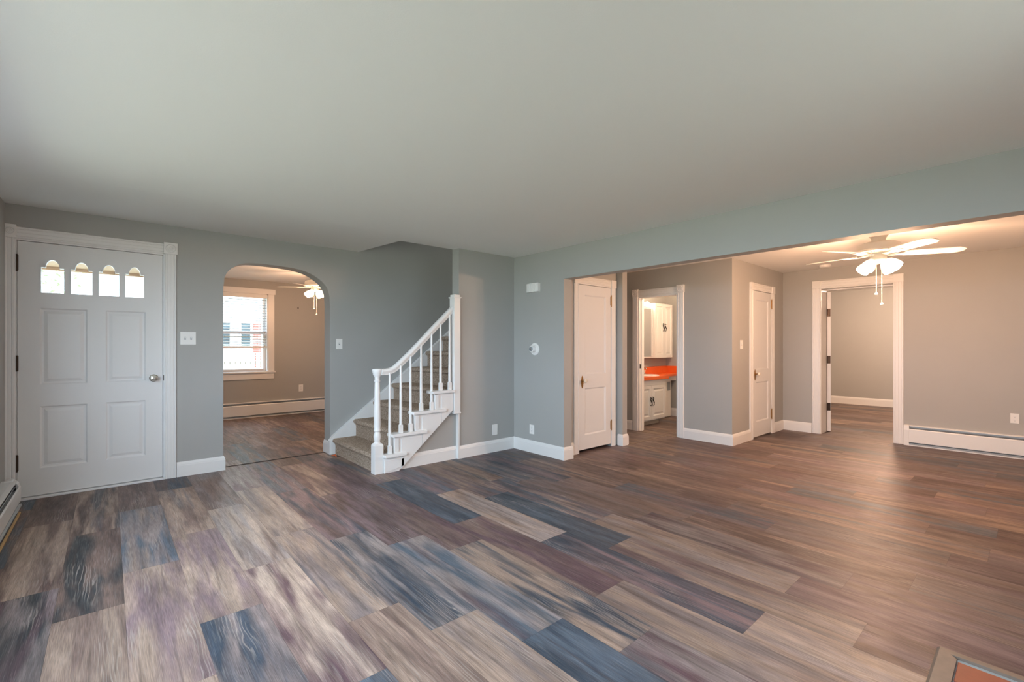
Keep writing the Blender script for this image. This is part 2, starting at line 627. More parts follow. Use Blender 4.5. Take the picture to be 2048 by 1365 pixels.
mb = wall_with_holes(MB(), YR, 4.6, XF, XF + 0.25, 0, 2.45, [(1.183, 1.980, 0, 2.03)])
mb.v = [Vector((p.y, p.x, p.z)) for p in mb.v]
struct(mb.build('wall_far', M_wall), 'far den wall with the bedroom doorway', 'wall')
struct(MB().box(4.73, XP + 0.12, 4.26, 4.40, 0, 2.45).build('wall_hall', M_wall), 'grey wall at the end of the short hall', 'wall')
struct(MB().box(XP + 0.12, XF, 4.338, 4.45, 0, 2.4).build('wall_vanity', M_wall), 'wash room wall behind the vanity', 'wall')
struct(MB().box(11.77, 11.9, YR, 4.6, 0, 2.45).box(7.57, 11.9, 4.45, 4.6, 0, 2.45).build('wall_bedroom', M_wall), 'plain bedroom wall seen through the far doorway', 'wall')
mb = wall_with_holes(MB(), 0.55, 3.72, YDB, YDB + 0.16, 0, 2.5, [WIN['dine']])
struct(mb.build('wall_dining', M_wall), 'taupe dining room wall around the window with blind', 'wall')
struct(MB().box(0.55, 0.68, 5.46, YDB, 0, 2.5).box(3.6, 3.72, 5.46, YDB, 0, 2.5).build('wall_dining_side', M_wall), 'side walls of the dining room beyond the arch', 'wall')

# ceilings
mb = MB()
ys = [YR - 0.15, 0.0, 2.0, 3.0, 3.6, 4.0, 4.25, 4.4, 4.6, 4.8, 5.0, 5.15, YF + 0.05]
xs = [XL - 0.12, 2.22, 3.72]
for (a, b) in zip(ys[:-1], ys[1:]):
    for (c, d) in zip(xs[:-1], xs[1:]):
        if b > 4.3 and d > 2.3:
            continue
        mb.add([(c, a, zceil(a)), (d, a, zceil(a)), (d, b, zceil(b)), (c, b, zceil(b)), (c, a, 2.5), (d, a, 2.5), (d, b, 2.5), (c, b, 2.5)],
               [(0, 3, 2, 1), (4, 5, 6, 7), (0, 1, 5, 4), (1, 2, 6, 5), (2, 3, 7, 6), (3, 0, 4, 7)])
struct(mb.build('ceiling', M_ceil), 'pale front room ceiling with the stairwell notch', 'ceiling')
struct(MB().box(3.72, XF + 0.06, YR - 0.1, 4.5, ZCB, 2.5).build('ceiling', M_ceil), 'den ceiling around the big ceiling fan', 'ceiling')
struct(MB().box(XF + 0.06, 11.9, YR - 0.1, 4.6, 2.40, 2.5).build('ceiling', M_ceil), 'bedroom ceiling beyond the far doorway', 'ceiling')
struct(MB().box(0.55, 3.72, 5.36, YDB + 0.1, ZCD, 2.55).build('ceiling', M_ceil), 'dining room ceiling beyond the arch', 'ceiling')
struct(MB().box(2.1, 5.5, 4.135, 5.46, 4.7, 4.8).build('ceiling', M_ceil), 'upper ceiling over the stairwell', 'ceiling')


# ------------------------------------------------------------------ trim
def baseboard(name, fr, u0, u1, label, m0=0, m1=0, h=0.137):
    prof = [(0, 0), (0.016, 0), (0.016, h - 0.034), (0.0135, h - 0.028), (0.0135, h - 0.022), (0.009, h - 0.008), (0.004, h), (0, h)]
    mb = MB(fr)
    mb.loft([[(u0 - m0 * n, n, z) for n, z in prof], [(u1 + m1 * n, n, z) for n, z in prof]])
    return struct(mb.build(name, M_trim), label, 'baseboard')


baseboard('baseboard_front', FW, 0.474, 0.846, 'white baseboard between front door casing and arch', 0, 1)
baseboard('baseboard_arch', frame((0.846, 0), (0, 1, 0)), 5.282, 5.46, 'white baseboard end inside the arch near the front door', 1, 0)
baseboard('baseboard_arch_stair', FW, 1.885, 1.935, 'short white baseboard block beside the stair skirt', 1, 0)
baseboard('baseboard_arch_reveal', frame((1.885, 0), (0, -1, 0)), -5.46, -5.282, 'white baseboard on the arch side next to the stairs', 0, 1)
baseboard('baseboard_understair', frame((0, 4.165), (1, 0, 0)), 2.165, 2.84, 'white baseboard under the triangular stair wall', 0, 0)
baseboard('baseboard_stair', frame((0, YC), (1, 0, 0)), 2.857, XB, 'white baseboard on the short wall beside the newel', 1, -1)
baseboard('baseboard_right', BW, -YC, -3.33, 'white baseboard below the thermostat', -1, 1)
baseboard('baseboard_opening', frame((0, 3.33), (1, 0, 0)), XB, XB2, 'white baseboard wrapping the wall end beside the closet door', 1, 1)
baseboard('baseboard_nook', frame((XB2, 0), (0, 1, 0)), 3.33, YD, 'short baseboard in the recess beside the closet door', 1, 0)
baseboard('baseboard_closet', frame((0, YD), (1, 0, 0)), XB2, 3.93, 'short baseboard at the foot of the closet door casing', 0, 0)
baseboard('baseboard_pillar', frame((0, 3.34), (1, 0, 0)), 4.73, 4.822, 'white baseboard wrapping the slim wall end', 1, 1)
baseboard('baseboard_pillar_side', frame((4.73, 0), (0, -1, 0)), -3.405, -3.34, 'white baseboard on the closet side of the slim wall end', 0, 1)
baseboard('baseboard_hall', frame((XP, 0), (0, -1, 0)), -4.135, -3.88, 'white baseboard deep in the hall beside the wash room', 0, 0)
baseboard('baseboard_washroom', frame((XP, 0), (0, -1, 0)), -3.082, -YN, 'white baseboard between wash room doorway and wall corner', 0, 1)
baseboard('baseboard_corner', frame((0, YN), (1, 0, 0)), XP, 6.25, 'white baseboard under the switch beside the narrow door', 1, 0)
baseboard('baseboard_corner_hinge', frame((0, YN), (1, 0, 0)), 7.075, XF, 'white baseboard on the hinge side of the narrow door', 0, -1)
baseboard('baseboard_far', frame((XF, 0), (0, -1, 0)), -YN, -2.085, 'white baseboard between narrow door corner and bedroom doorway', -1, 0)
baseboard('baseboard_bedroom', frame((11.77, 0), (0, -1, 0)), -4.4, 0.5, 'white baseboard at the bedroom far wall', 0, 0, 0.15)
baseboard('baseboard_vanity', frame((XF, 0), (0, -1, 0)), -4.338, -2.6, 'white baseboard under the counter knee space', 0, 0)
struct(MB().box(2.84, 2.857, 4.118, 4.172, 0.0, 0.50).build('trim_4', M_trim), 'white corner strip below the upper newel post', 'corner strip')


def flute(w):
    return [(0, 0), (0, 0.014), (0.003, 0.016), (0.010, 0.016), (0.013, 0.0125), (0.016, 0.0125), (0.020, 0.0155), (w * 0.5 - 0.010, 0.0165), (w * 0.5 - 0.004, 0.0165),
            (w * 0.5, 0.0145), (w * 0.5 + 0.004, 0.0165), (w - 0.024, 0.0165), (w - 0.019, 0.0125), (w - 0.016, 0.0125), (w - 0.012, 0.018), (w - 0.003, 0.018), (w, 0.014), (w, 0)]


def casing(name, fr, uL, uR, zT, label, w=0.084, wl=None, block=0.104, ring=True, zB=0.0):
    """door casing around the opening uL..uR, top zT; corner blocks at the head"""
    wl = w if wl is None else wl
    mb = MB(fr)
    prof = flute(w)
    clip = [(max(t, w - wl), n) for t, n in prof]
    mb.loft([[(uL - w + t, n, zB) for t, n in clip], [(uL - w + t, n, zT) for t, n in clip]])
    mb.loft([[(uR + t, n, zB) for t, n in prof], [(uR + t, n, zT) for t, n in prof]])
    hh = block - (0.014 if ring else 0.001)
    ph = flute(hh)
    mb.loft([[(uL, n, zT + t) for t, n in ph], [(uR, n, zT + t) for t, n in ph]])
    o = struct(mb.build(name, M_trim), label, 'door casing')
    for side, u in ((0, uL - w / 2), (1, uR + w / 2)):
        e = (block - w) / 2
        a, b = u - w / 2 - e, u + w / 2 + e
        if side == 0:
            a = max(a, uL - wl)
        b2 = MB(fr).box(a, b, 0, 0.027, zT, zT + block)
        ro = b2.build('corner_block', M_trim, o, bevel=0.002)
        if ring:
            c = MB(fr)
            ax_c = ((max(a, u - 0.03) + b) / 2 if side == 0 and wl < w else u, 0.026, zT + block / 2)
            rr = min(0.041, (b - a) / 2 - 0.005)
            pr = [(rr, 0), (rr, 0.005), (rr * 0.88, 0.008), (rr * 0.78, 0.002), (rr * 0.62, 0.002), (rr * 0.55, 0.007), (rr * 0.40, 0.008), (rr * 0.30, 0.002), (rr * 0.2, 0.002), (rr * 0.14, 0.006), (0.0005, 0.007)]
            c.lathe(pr, ax_c, (0, 1, 0), 28)
            c.build('rosette', M_trim, ro, smooth=40)
    return o


def panel_front(mb, rows, u0, u1, n):
    """door front made of rows (z0, z1, [cells]); a cell is (ua, ub, style)"""
    def q(a, b, c, d):
        mb.add([a, b, c, d], [(0, 1, 2, 3)])

    for z0, z1, cells in rows:
        x = u0
        for ua, ub, style in cells:
            if ua > x:
                q((x, n, z0), (ua, n, z0), (ua, n, z1), (x, n, z1))
            if style == 'raised':
                steps = [(0, 0), (0.010, -0.009), (0.022, -0.010), (0.044, -0.003)]
            elif style == 'flat':
                steps = [(0, 0), (0.006, -0.003), (0.016, -0.011)]
            else:
                steps = [(0, 0), (0.006, -0.005), (0.02, -0.005), (0.034, 0.0)]
            rings = [[(ua + i, n + d, z0 + i), (ub - i, n + d, z0 + i), (ub - i, n + d, z1 - i), (ua + i, n + d, z1 - i)] for i, d in steps]
            for r0, r1 in zip(rings[:-1], rings[1:]):
                for k in range(4):
                    j = (k + 1) % 4
                    q(r0[k], r0[j], r1[j], r1[k])
            q(*rings[-1])
            x = ub
        if x < u1:
            q((x, n, z0), (u1, n, z0), (u1, n, z1), (x, n, z1))


def slab_sides(mb, u0, u1, n0, n1, z0, z1):
    v = [(u0, n0, z0), (u1, n0, z0), (u1, n1, z0), (u0, n1, z0), (u0, n0, z1), (u1, n0, z1), (u1, n1, z1), (u0, n1, z1)]
    mb.add(v, [(0, 3, 2, 1), (4, 5, 6, 7), (0, 1, 5, 4), (1, 2, 6, 5), (3, 0, 4, 7)])


# ------------------------------------------------------------------ front door
casing('trim_5', FW, -0.556, 0.386, 2.070, 'white fluted casing with corner rosettes around the front door', wl=0.052)
struct(MB(FW).box(-0.556, -0.546, -0.12, 0.002, 0.0, 2.068).box(0.373, 0.386, -0.12, 0.002, 0.0, 2.068).box(-0.546, 0.373, -0.12, 0.002, 2.058, 2.070)
       .box(-0.546, 0.373, -0.12, -0.051, 2.03, 2.058).box(-0.546, -0.528, -0.12, -0.051, 0.0, 2.03).box(0.356, 0.373, -0.12, -0.051, 0.0, 2.03).build('trim_6', M_trim), 'white jamb lining around the front door', 'door jamb')
struct(MB(FW).box(-0.556, 0.386, -0.051, 0.022, 0.0, 0.018).box(-0.556, 0.386, -0.15, -0.051, 0.0, 0.036).build('trim_7', M_enam, bevel=0.003), 'pale metal threshold under the front door', 'threshold')
d1 = empty('door_1', (-0.086, YF, 0.0), 'white front door with four arched lights and round knob', 'door', kind='structure')
lites = [(-0.412, -0.279), (-0.238, -0.106), (-0.065, 0.066), (0.108, 0.236)]
ZL0, ZLS, ZLT, zcell = 1.655, 1.858, 1.922, 1.96
mb = MB(FW)
n1, n0 = -0.004, -0.049
u0, u1 = -0.543, 0.370
rows = [(0.024, 0.238, []), (0.238, 0.735, [(-0.418, -0.138, 'raised'), (-0.021, 0.248, 'raised')]), (0.735, 0.910, []),
        (0.910, 1.529, [(-0.418, -0.138, 'raised'), (-0.021, 0.248, 'raised')]), (1.529, 1.62, []), (zcell, 2.054, [])]
panel_front(mb, rows, u0, u1, n1)


def lite_profile(a, b):
    c = (a + b) / 2
    rw = (b - a) * 0.305
    pts = [(a, ZLS), (c - rw, ZLS)]
    for i in range(1, 12):
        t = PI * i / 12
        pts.append((c - rw * math.cos(t), ZLS + (ZLT - ZLS) * math.sin(t)))
    pts += [(c + rw, ZLS), (b, ZLS)]
    return pts


x = u0
for a, b in lites:
    for nn in (n1, n0):
        mb.add([(x, nn, 1.62), (a, nn, 1.62), (a, nn, zcell), (x, nn, zcell)], [(0, 1, 2, 3)])
        mb.add([(a, nn, 1.62), (b, nn, 1.62), (b, nn, ZL0), (a, nn, ZL0)], [(0, 1, 2, 3)])
    top = lite_profile(a, b)
    for (p, zp), (q_, zq) in zip(top[:-1], top[1:]):
        for nn in (n1, n0):
            mb.add([(p, nn, zp), (q_, nn, zq), (q_, nn, zcell), (p, nn, zcell)], [(0, 1, 2, 3)])
        mb.add([(p, n1, zp), (q_, n1, zq), (q_, n0, zq), (p, n0, zp)], [(0, 1, 2, 3)])
    mb.add([(a, n1, ZL0), (b, n1, ZL0), (b, n0, ZL0), (a, n0, ZL0)], [(0, 1, 2, 3)])
    for e in (a, b):
        mb.add([(e, n1, ZL0), (e, n0, ZL0), (e, n0, ZLS), (e, n1, ZLS)], [(0, 1, 2, 3)])
    x = b
for nn in (n1, n0):
    mb.add([(x, nn, 1.62), (u1, nn, 1.62), (u1, nn, zcell), (x, nn, zcell)], [(0, 1, 2, 3)])
mb.add([(u0, n0, 0.024), (u1, n0, 0.024), (u1, n0, 1.62), (u0, n0, 1.62)], [(0, 1, 2, 3)])
mb.add([(u0, n0, zcell), (u1, n0, zcell), (u1, n0, 2.054), (u0, n0, 2.054)], [(0, 1, 2, 3)])
for a, b, c, d in ((u0, u0, 0.024, 2.054), (u1, u1, 0.024, 2.054)):
    mb.add([(a, n0, c), (a, n1, c), (a, n1, d), (a, n0, d)], [(0, 1, 2, 3)])
for z in (0.024, 2.054):
    mb.add([(u0, n0, z), (u1, n0, z), (u1, n1, z), (u0, n1, z)], [(0, 1, 2, 3)])
slab = mb.build('door_panel', M_door, d1)
for a, b in lites:
    gp = MB(FW).box(a - 0.002, b + 0.002, -0.029, -0.025, ZL0 - 0.002, ZLT + 0.002).build('glass_pane', M_glass, d1)
    tp = lite_profile(a, b)
    outer = [(p + (0.007 if p > (a + b) / 2 else -0.007), z + 0.007) for p, z in tp]
    f = MB(FW)
    for (p, q_), (P, Q) in zip(zip(tp[:-1], tp[1:]), zip(outer[:-1], outer[1:])):
        f.loft([[(p[0], n1, p[1]), (P[0], n1, P[1]), (P[0], n1 + 0.005, P[1]), (p[0], n1 + 0.005, p[1])],
                [(q_[0], n1, q_[1]), (Q[0], n1, Q[1]), (Q[0], n1 + 0.005, Q[1]), (q_[0], n1 + 0.005, q_[1])]])
    f.box(a - 0.007, a, n1, n1 + 0.005, ZL0 - 0.007, ZLS).box(b, b + 0.007, n1, n1 + 0.005, ZL0 - 0.007, ZLS).box(a, b, n1, n1 + 0.005, ZL0 - 0.007, ZL0)
    f.build('glazing_bead', M_door, d1)
for z0, z1 in ((1.818, 1.940), (1.028, 1.142), (0.236, 0.358)):
    h = MB(FW)
    h.lathe([(0.0045, 0), (0.0045, z1 - z0)], (-0.5445, 0.005, z0), (0, 0, 1), 10)
    h.lathe([(0.006, -0.006), (0.006, 0)], (-0.5445, 0.005, z0), (0, 0, 1), 10).lathe([(0.006, 0), (0.006, 0.006)], (-0.5445, 0.005, z1), (0, 0, 1), 10)
    h.box(-0.5525, -0.5365, -0.006, 0.001, z0, z1)
    h.build('hinge', M_bronze, d1)
k = MB(FW).lathe([(0.033, -0.004), (0.033, 0.002), (0.028, 0.006), (0.013, 0.008), (0.011, 0.030), (0.020, 0.036), (0.027, 0.046), (0.027, 0.056), (0.022, 0.064), (0.010, 0.067), (0.009, 0.064), (0.0005, 0.064)], (0.305, 0, 0.932), (0, 1, 0), 24)
k.build('door_knob', M_chrome, d1, smooth=35)
tag(MB(FW).box(0.374, 0.379, -0.004, 0.003, 0.905, 0.955).build('strike_plate', M_bronze, d1))
# bead string over the third light
def bead_pos(t):
    return (-0.050 + 0.088 * t, 0.004, 1.885 - 0.02 * (1 - t) - 0.13 * (1 - (2 * t - 1) ** 2) ** 0.6)


bs = tag(MB(FW).tube([bead_pos(i / 32) for i in range(33)], 0.0006, 5).build('bead_string', M_bead), 'thin string of dark beads hanging over the third arched door light', 'beads')
for i in range(17):
    MB(FW).sphere(bead_pos(i / 16), 0.0024 if i % 3 else 0.0034, 8).build('bead', M_bead, bs, smooth=60)

# ------------------------------------------------------------------ closet door behind the opening
CW = frame((0, YD), (1, 0, 0))


def panel_door(name, fr, u0, u1, z0, z1, panels, label, loc):
    root = empty(name, loc, label, 'door', kind='structure')
    mb = MB(fr)
    zs = sorted({z0, z1, *[p[2] for p in panels], *[p[3] for p in panels]})
    rows = []
    for a, b in zip(zs[:-1], zs[1:]):
        cells = [(p[0], p[1], 'flat') for p in panels if p[2] <= a and p[3] >= b]
        rows.append((a, b, cells))
    panel_front(mb, rows, u0, u1, 0.008)
    slab_sides(mb, u0, u1, -0.027, 0.008, z0, z1)
    mb.build('door_panel', M_door, root)
    return root


casing('trim_8', CW, 4.006, 4.612, 1.930, 'white casing with corner blocks around the closet door', w=0.080, block=0.094, ring=False)
d2 = panel_door('door_2', CW, 4.010, 4.606, 0.034, 1.926, [(4.115, 4.506, 0.196, 0.738), (4.115, 4.506, 0.895, 1.815)], 'white two-panel closet door with glass knob behind the wide opening', (4.31, YD, 0))
d3 = None


def old_hardware(root, fr, uk, zk, uh, hz, s=1.0):
    pts = []
    for i in range(17):
        t = -1 + 2 * i / 16
        wd = 0.017 * s * (1 - abs(t) ** 2.2) ** 0.75 + (0.003 if abs(t) < 0.3 else 0)
        pts.append((wd, zk - 0.015 + t * 0.072 * s))
    poly = [(uk + a, z) for a, z in pts] + [(uk - a, z) for a, z in reversed(pts)]
    p = MB(fr).prism(poly, 0.008, 0.014, 'y').build('escutcheon', M_brass, root, bevel=0.001)
    MB(fr).lathe([(0.013, 0.012), (0.013, 0.018), (0.008, 0.022), (0.008, 0.036), (0.015, 0.040), (0.015, 0.044), (0.001, 0.045)], (uk, 0, zk), (0, 1, 0), 16).build('knob_shank', M_brass, p, smooth=35)
    MB(fr).lathe([(0.012, 0.044), (0.022, 0.050), (0.025, 0.060), (0.022, 0.070), (0.012, 0.075), (0.0005, 0.075)], (uk, 0, zk), (0, 1, 0), 12).build('glass_knob', M_knobglass, p)
    for z0, z1 in hz:
        c = (z0 + z1) / 2
        h = MB(fr).lathe([(0.003, -0.012), (0.006, -0.006), (0.006, 0), (0.0055, 0), (0.0055, z1 - z0), (0.006, z1 - z0), (0.006, z1 - z0 + 0.006), (0.003, z1 - z0 + 0.012)], (uh, 0.014, z0), (0, 0, 1), 10)
        h.box(uh - 0.014, uh + 0.014, 0.006, 0.012, z0 + 0.006, z1 - 0.006)
        h.build('hinge', M_brass, root)


old_hardware(d2, CW, 4.066, 0.826, 4.609, [(1.712, 1.832), (0.206, 0.316)])

# narrow door
NW = frame((0, YN), (1, 0, 0))
casing('trim_9', NW, 6.338, 6.985, 1.960, 'white casing with corner blocks around the narrow door', w=0.085, block=0.096, ring=False)
d3 = panel_door('door_3', NW, 6.342, 6.981, 0.02, 1.955, [(6.450, 6.872, 0.215, 0.745), (6.450, 6.872, 0.908, 1.845)], 'narrow white two-panel door beside the light switch', (6.66, YN, 0))
old_hardware(d3, NW, 6.407, 0.855, 6.983, [(1.749, 1.868), (0.211, 0.337)])

# wash room doorway
WW = frame((XP, 0), (0, -1, 0))
casing('trim_10', WW, -3.785, -3.168, 1.935, 'white casing with round rosettes around the wash room doorway', w=0.086, block=0.104)
struct(MB(WW).box(-3.785, -3.765, -0.12, 0.0, 0, 1.935).box(-3.188, -3.168, -0.12, 0.0, 0, 1.935).box(-3.765, -3.188, -0.12, 0.0, 1.915, 1.935)
       .box(-3.765, -3.752, -0.075, -0.04, 0, 1.915).box(-3.201, -3.188, -0.075, -0.04, 0, 1.915).build('trim_11', M_trim), 'white jamb lining of the wash room doorway', 'door jamb')
struct(MB(WW).box(-3.7645, -3.7625, -0.035, -0.008, 0.90, 0.96).build('trim_12', M_bronze), 'small dark strike plate on the wash room jamb', 'strike plate')

# bedroom doorway
EW = frame((XF, 0), (0, -1, 0))
casing('trim_13', EW, -1.980, -1.183, 2.030, 'white casing with square head blocks around the bedroom doorway', w=0.095, block=0.100, ring=False)
struct(MB(EW).box(-1.980, -1.973, -0.25, 0.0, 0, 2.03).box(-1.191, -1.183, -0.25, 0.0, 0, 2.03).box(-1.973, -1.191, -0.25, 0.0, 2.020, 2.03)
       .box(-1.973, -1.191, -0.25, -0.16, 2.006, 2.020).box(-1.203, -1.191, -0.20, -0.16, 0, 2.006).build('trim_14', M_trim), 'white jamb lining of the bedroom doorway', 'door jamb')
d4 = empty('door_4', (7.73, 1.96, 0), 'white bedroom door standing open on three dark hinges', 'door', kind='structure')
a = R(21)
DW = frame((7.722, 1.926), (math.cos(a), math.sin(a), 0))
mb = MB(DW)
panel_front(mb, [(0.012, 0.24, []), (0.24, 0.78, [(0.11, 0.62, 'flat')]), (0.78, 0.93, []), (0.93, 1.87, [(0.11, 0.62, 'flat')]), (1.87, 1.995, [])], 0.0, 0.74, 0.0)
slab_sides(mb, 0.0, 0.74, -0.042, 0.0, 0.012, 1.995)
mb.build('door_panel', M_door, d4)
for z in (1.70, 1.03, 0.36):
    MB(DW).box(-0.004, 0.001, -0.036, -0.004, z - 0.055, z + 0.055).lathe([(0.006, 0), (0.006, 0.11)], (-0.008, -0.042, z - 0.055), (0, 0, 1), 10).build('hinge', M_bronze, d4)

# ------------------------------------------------------------------ stairs
ST = empty('staircase', (2.6, 4.68, 0), 'carpeted staircase with white balusters rising along the entry wall', 'staircase')
NSTEP = 10


def nose_x(k):
    return 1.893 + 0.2385 * (k - 1)


def tread_z(k):
    return 0.178 + 0.1955 * (k - 1)


for k in range(1, NSTEP + 1):
    x, z = nose_x(k), tread_z(k)
    zb = 0.0 if k == 1 else tread_z(k - 1) - 0.03
    xe = nose_x(k + 1) + 0.06
    r = 0.026
    prof = [(x + 0.032, zb)]
    prof += [(x + 0.032, z - 0.075), (x + 0.024, z - 0.060)]
    for i in range(9):
        t = -PI * 0.62 + i * PI * 1.12 / 8
        prof.append((x + r - r * math.cos(t) * 1.0, z - r + r * math.sin(t)) if False else (x + r - r * math.cos(t), z - r + r * math.sin(t)))
    prof += [(x + 0.06, z), (xe, z), (xe, zb)]
    y1 = 5.225
    y0 = 4.19 if x < 2.72 else 4.262
    MB().prism(prof, y0, y1, 'y').build('carpeted_step', M_carpet, ST, smooth=45)
# wall skirt
sk = [(1.862, 0.0), (1.862, 0.155), (1.90, 0.205), (2.41, 0.600), (2.95, 1.018), (3.45, 1.412), (4.4, 2.16), (4.4, 1.9), (2.0, 0.0)]
MB().prism(sk, 5.226, YF, 'y').build('skirt_board', M_trim, ST, bevel=0.003)
# stringer on the open side
prof = [(1.98, 0.0), (2.135, 0.0), (2.768, 0.540), (2.768, 0.72), (2.545, 0.72), (2.545, 0.528), (2.315, 0.528), (2.315, 0.335), (2.09, 0.335), (2.09, 0.145), (1.98, 0.145)]
MB().prism(prof, 4.112, 4.19, 'y').build('stringer', M_trim, ST, bevel=0.002)
for x0, x1, z0, z1 in ((1.985, 2.185, 0.0, 0.118), (2.160, 2.385, 0.0, 0.306), (2.390, 2.615, 0.0, 0.500), (2.620, 2.76, 0.0, 0.695)):
    # raised bracket board below each tread end, cut by the slope of the stringer
    def zs_(x):
        return max(0.0, (x - 2.135) * 0.853)
    lo0, lo1 = max(z0, zs_(x0) + 0.004), max(z0, zs_(x1) + 0.004)
    poly = [(x0, min(lo0, z1 - 0.02)), (x1, min(lo1, z1 - 0.005)), (x1, z1), (x0, z1)]
    MB().prism(poly, 4.105, 4.113, 'y').build('bracket_board', M_trim, ST)
for xa, za, zb in ((2.088, 0.196, 0.335), (2.313, 0.386, 0.528), (2.543, 0.578, 0.72)):
    MB().box(xa - 0.004, xa + 0.040, 4.100, 4.192, za, zb).build('riser_end', M_trim, ST, bevel=0.002)
ends = [(1.975, 2.205, 0.178), (2.050, 2.437, 0.368), (2.274, 2.664, 0.5635), (2.494, 2.772, 0.7565)]
for xa, xb, z in ends:
    MB().box(xa, xb, 4.073, 4.205, z - 0.030, z).build('tread_end', M_trim, ST, bevel=0.006)
# bottom newel
cx, cy = 1.935, 4.168
nw = MB().box(cx - 0.044, cx + 0.044, cy - 0.044, cy + 0.044, 0, 0.272)
nw.loft([[(cx + a * h, cy + b * h, z) for a, b in ((-1, -1), (1, -1), (1, 1), (-1, 1))] for h, z in ((0.044, 0.272), (0.036, 0.286), (0.032, 0.290))])
nw = nw.build('newel_post', M_trim, ST, bevel=0.003)
MB().lathe([(0.033, 0.285), (0.034, 0.295), (0.026, 0.305), (0.030, 0.320), (0.035, 0.345), (0.035, 0.365), (0.027, 0.392), (0.026, 0.400), (0.034, 0.408), (0.034, 0.420), (0.029, 0.428),
            (0.032, 0.46), (0.0315, 0.56), (0.026, 0.78), (0.0235, 0.86), (0.0225, 0.876), (0.029, 0.882), (0.029, 0.893), (0.0235, 0.899), (0.024, 0.920), (0.030, 0.936), (0.040, 0.946), (0.042, 0.965), (0.046, 0.972), (0.048, 0.985), (0.048, 0.996), (0.040, 1.004), (0.0005, 1.006)],
           (cx, cy, 0), (0, 0, 1), 24).build('turned_shaft', M_trim, nw, smooth=40)
# upper newel
un = MB().box(2.772, 2.852, 4.095, 4.185, 0.505, 1.752).build('newel_post', M_trim, ST, bevel=0.003)
MB().box(2.762, 2.862, 4.085, 4.195, 1.738, 1.752).box(2.776, 2.848, 4.099, 4.181, 1.752, 1.776).build('post_cap', M_trim, un, bevel=0.003)
MB().box(2.766, 2.857, 4.089, 4.191, 0.497, 0.512).build('post_foot', M_trim, un, bevel=0.002)
# handrail
rail = [(1.965, 0.974), (2.02, 0.975), (2.06, 0.982), (2.10, 1.000), (2.14, 1.030), (2.19, 1.072), (2.275, 1.146), (2.40, 1.264), (2.52, 1.379), (2.66, 1.510), (2.785, 1.628)]


def rail_z(x):
    for (a, za), (b, zb) in zip(rail[:-1], rail[1:]):
        if a <= x <= b:
            return za + (zb - za) * (x - a) / (b - a)
    return rail[-1][1]


sec = [(-0.022, -0.030), (0.022, -0.030), (0.024, -0.012), (0.031, -0.004), (0.032, 0.010), (0.024, 0.022), (0.012, 0.029), (-0.012, 0.029), (-0.024, 0.022), (-0.032, 0.010), (-0.031, -0.004), (-0.024, -0.012)]
rings = []
for i, (x, z) in enumerate(rail):
    p, q_ = rail[max(i - 1, 0)], rail[min(i + 1, len(rail) - 1)]
    t = Vector((q_[0] - p[0], 0, q_[1] - p[1])).normalized()
    nrm = Vector((-t.z, 0, t.x))
    rings.append([Vector((x, 4.150 + a, z)) + nrm * b for a, b in sec])
MB().loft(rings).build('handrail', M_trim, ST, smooth=50)
for x, z in ((2.045, 0.178), (2.163, 0.368), (2.270, 0.368), (2.390, 0.5635), (2.512, 0.5635), (2.622, 0.7565), (2.735, 0.7565)):
    y = 4.130
    top = rail_z(x) - 0.018
    b = MB().box(x - 0.0165, x + 0.0165, y - 0.0165, y + 0.0165, z, z + 0.075)
    b.loft([[(x + a * h, y + c * h, zz) for a, c in ((-1, -1), (1, -1), (1, 1), (-1, 1))] for h, zz in ((0.0165, z + 0.075), (0.012, z + 0.082))])
    b.lathe([(0.0145, z + 0.078), (0.0145, z + 0.2), (0.0125, z + 0.45), (0.0095, top)], (x, y, 0), (0, 0, 1), 12)
    b.build('baluster', M_trim, ST, smooth=40)
tag(MB().tube([(1.868, 5.17, 0.004), (1.862, 5.13, 0.010), (1.875, 5.09, 0.022), (1.872, 5.06, 0.010)], 0.007, 7).build('pad_scrap', M_scrap), 'small orange scrap poking out at the foot of the stairs', 'scrap')


# ------------------------------------------------------------------ switches, outlets, chime, thermostat
def plate(fr, uc, zc, wd=0.073, ht=0.117, kind='outlet', label='', name=None, gang=1):
    name = name or ('wall_outlet' if kind == 'outlet' else 'light_switch' if kind == 'switch' else 'blank_plate')
    mb = MB(fr).box(uc - wd / 2, uc + wd / 2, 0, 0.006, zc - ht / 2, zc + ht / 2)
    o = tag(mb.build(name, M_plas, bevel=0.002), label, {'outlet': 'outlet', 'switch': 'switch', 'blank': 'wall plate'}[kind])
    for g in range(gang):
        u = uc + (g - (gang - 1) / 2) * 0.047
        if kind == 'switch':
            MB(fr).box(u - 0.005, u + 0.005, 0.005, 0.017, zc - 0.002, zc + 0.012).build('toggle', M_plas, o, bevel=0.001)
            MB(fr).box(u - 0.007, u + 0.007, 0.0055, 0.0066, zc - 0.014, zc + 0.014).build('toggle_slot', M_slot, o)
        elif kind == 'outlet':
            for dz in (-0.020, 0.020):
                MB(fr).prism([(u - 0.016, zc + dz - 0.010), (u - 0.010, zc + dz - 0.015), (u + 0.010, zc + dz - 0.015), (u + 0.016, zc + dz - 0.010), (u + 0.016, zc + dz + 0.010), (u + 0.010, zc + dz + 0.015), (u - 0.010, zc + dz + 0.015), (u - 0.016, zc + dz + 0.010)], 0.004, 0.0075, 'y').build('socket', M_plas, o)
                MB(fr).box(u - 0.008, u - 0.005, 0.007, 0.0079, zc + dz - 0.002, zc + dz + 0.008).box(u + 0.005, u + 0.008, 0.007, 0.0079, zc + dz - 0.002, zc + dz + 0.008).lathe([(0.003, 0.007), (0.003, 0.0079)], (u, 0, zc + dz - 0.008), (0, 1, 0), 8).build('slots', M_slot, o)
    return o


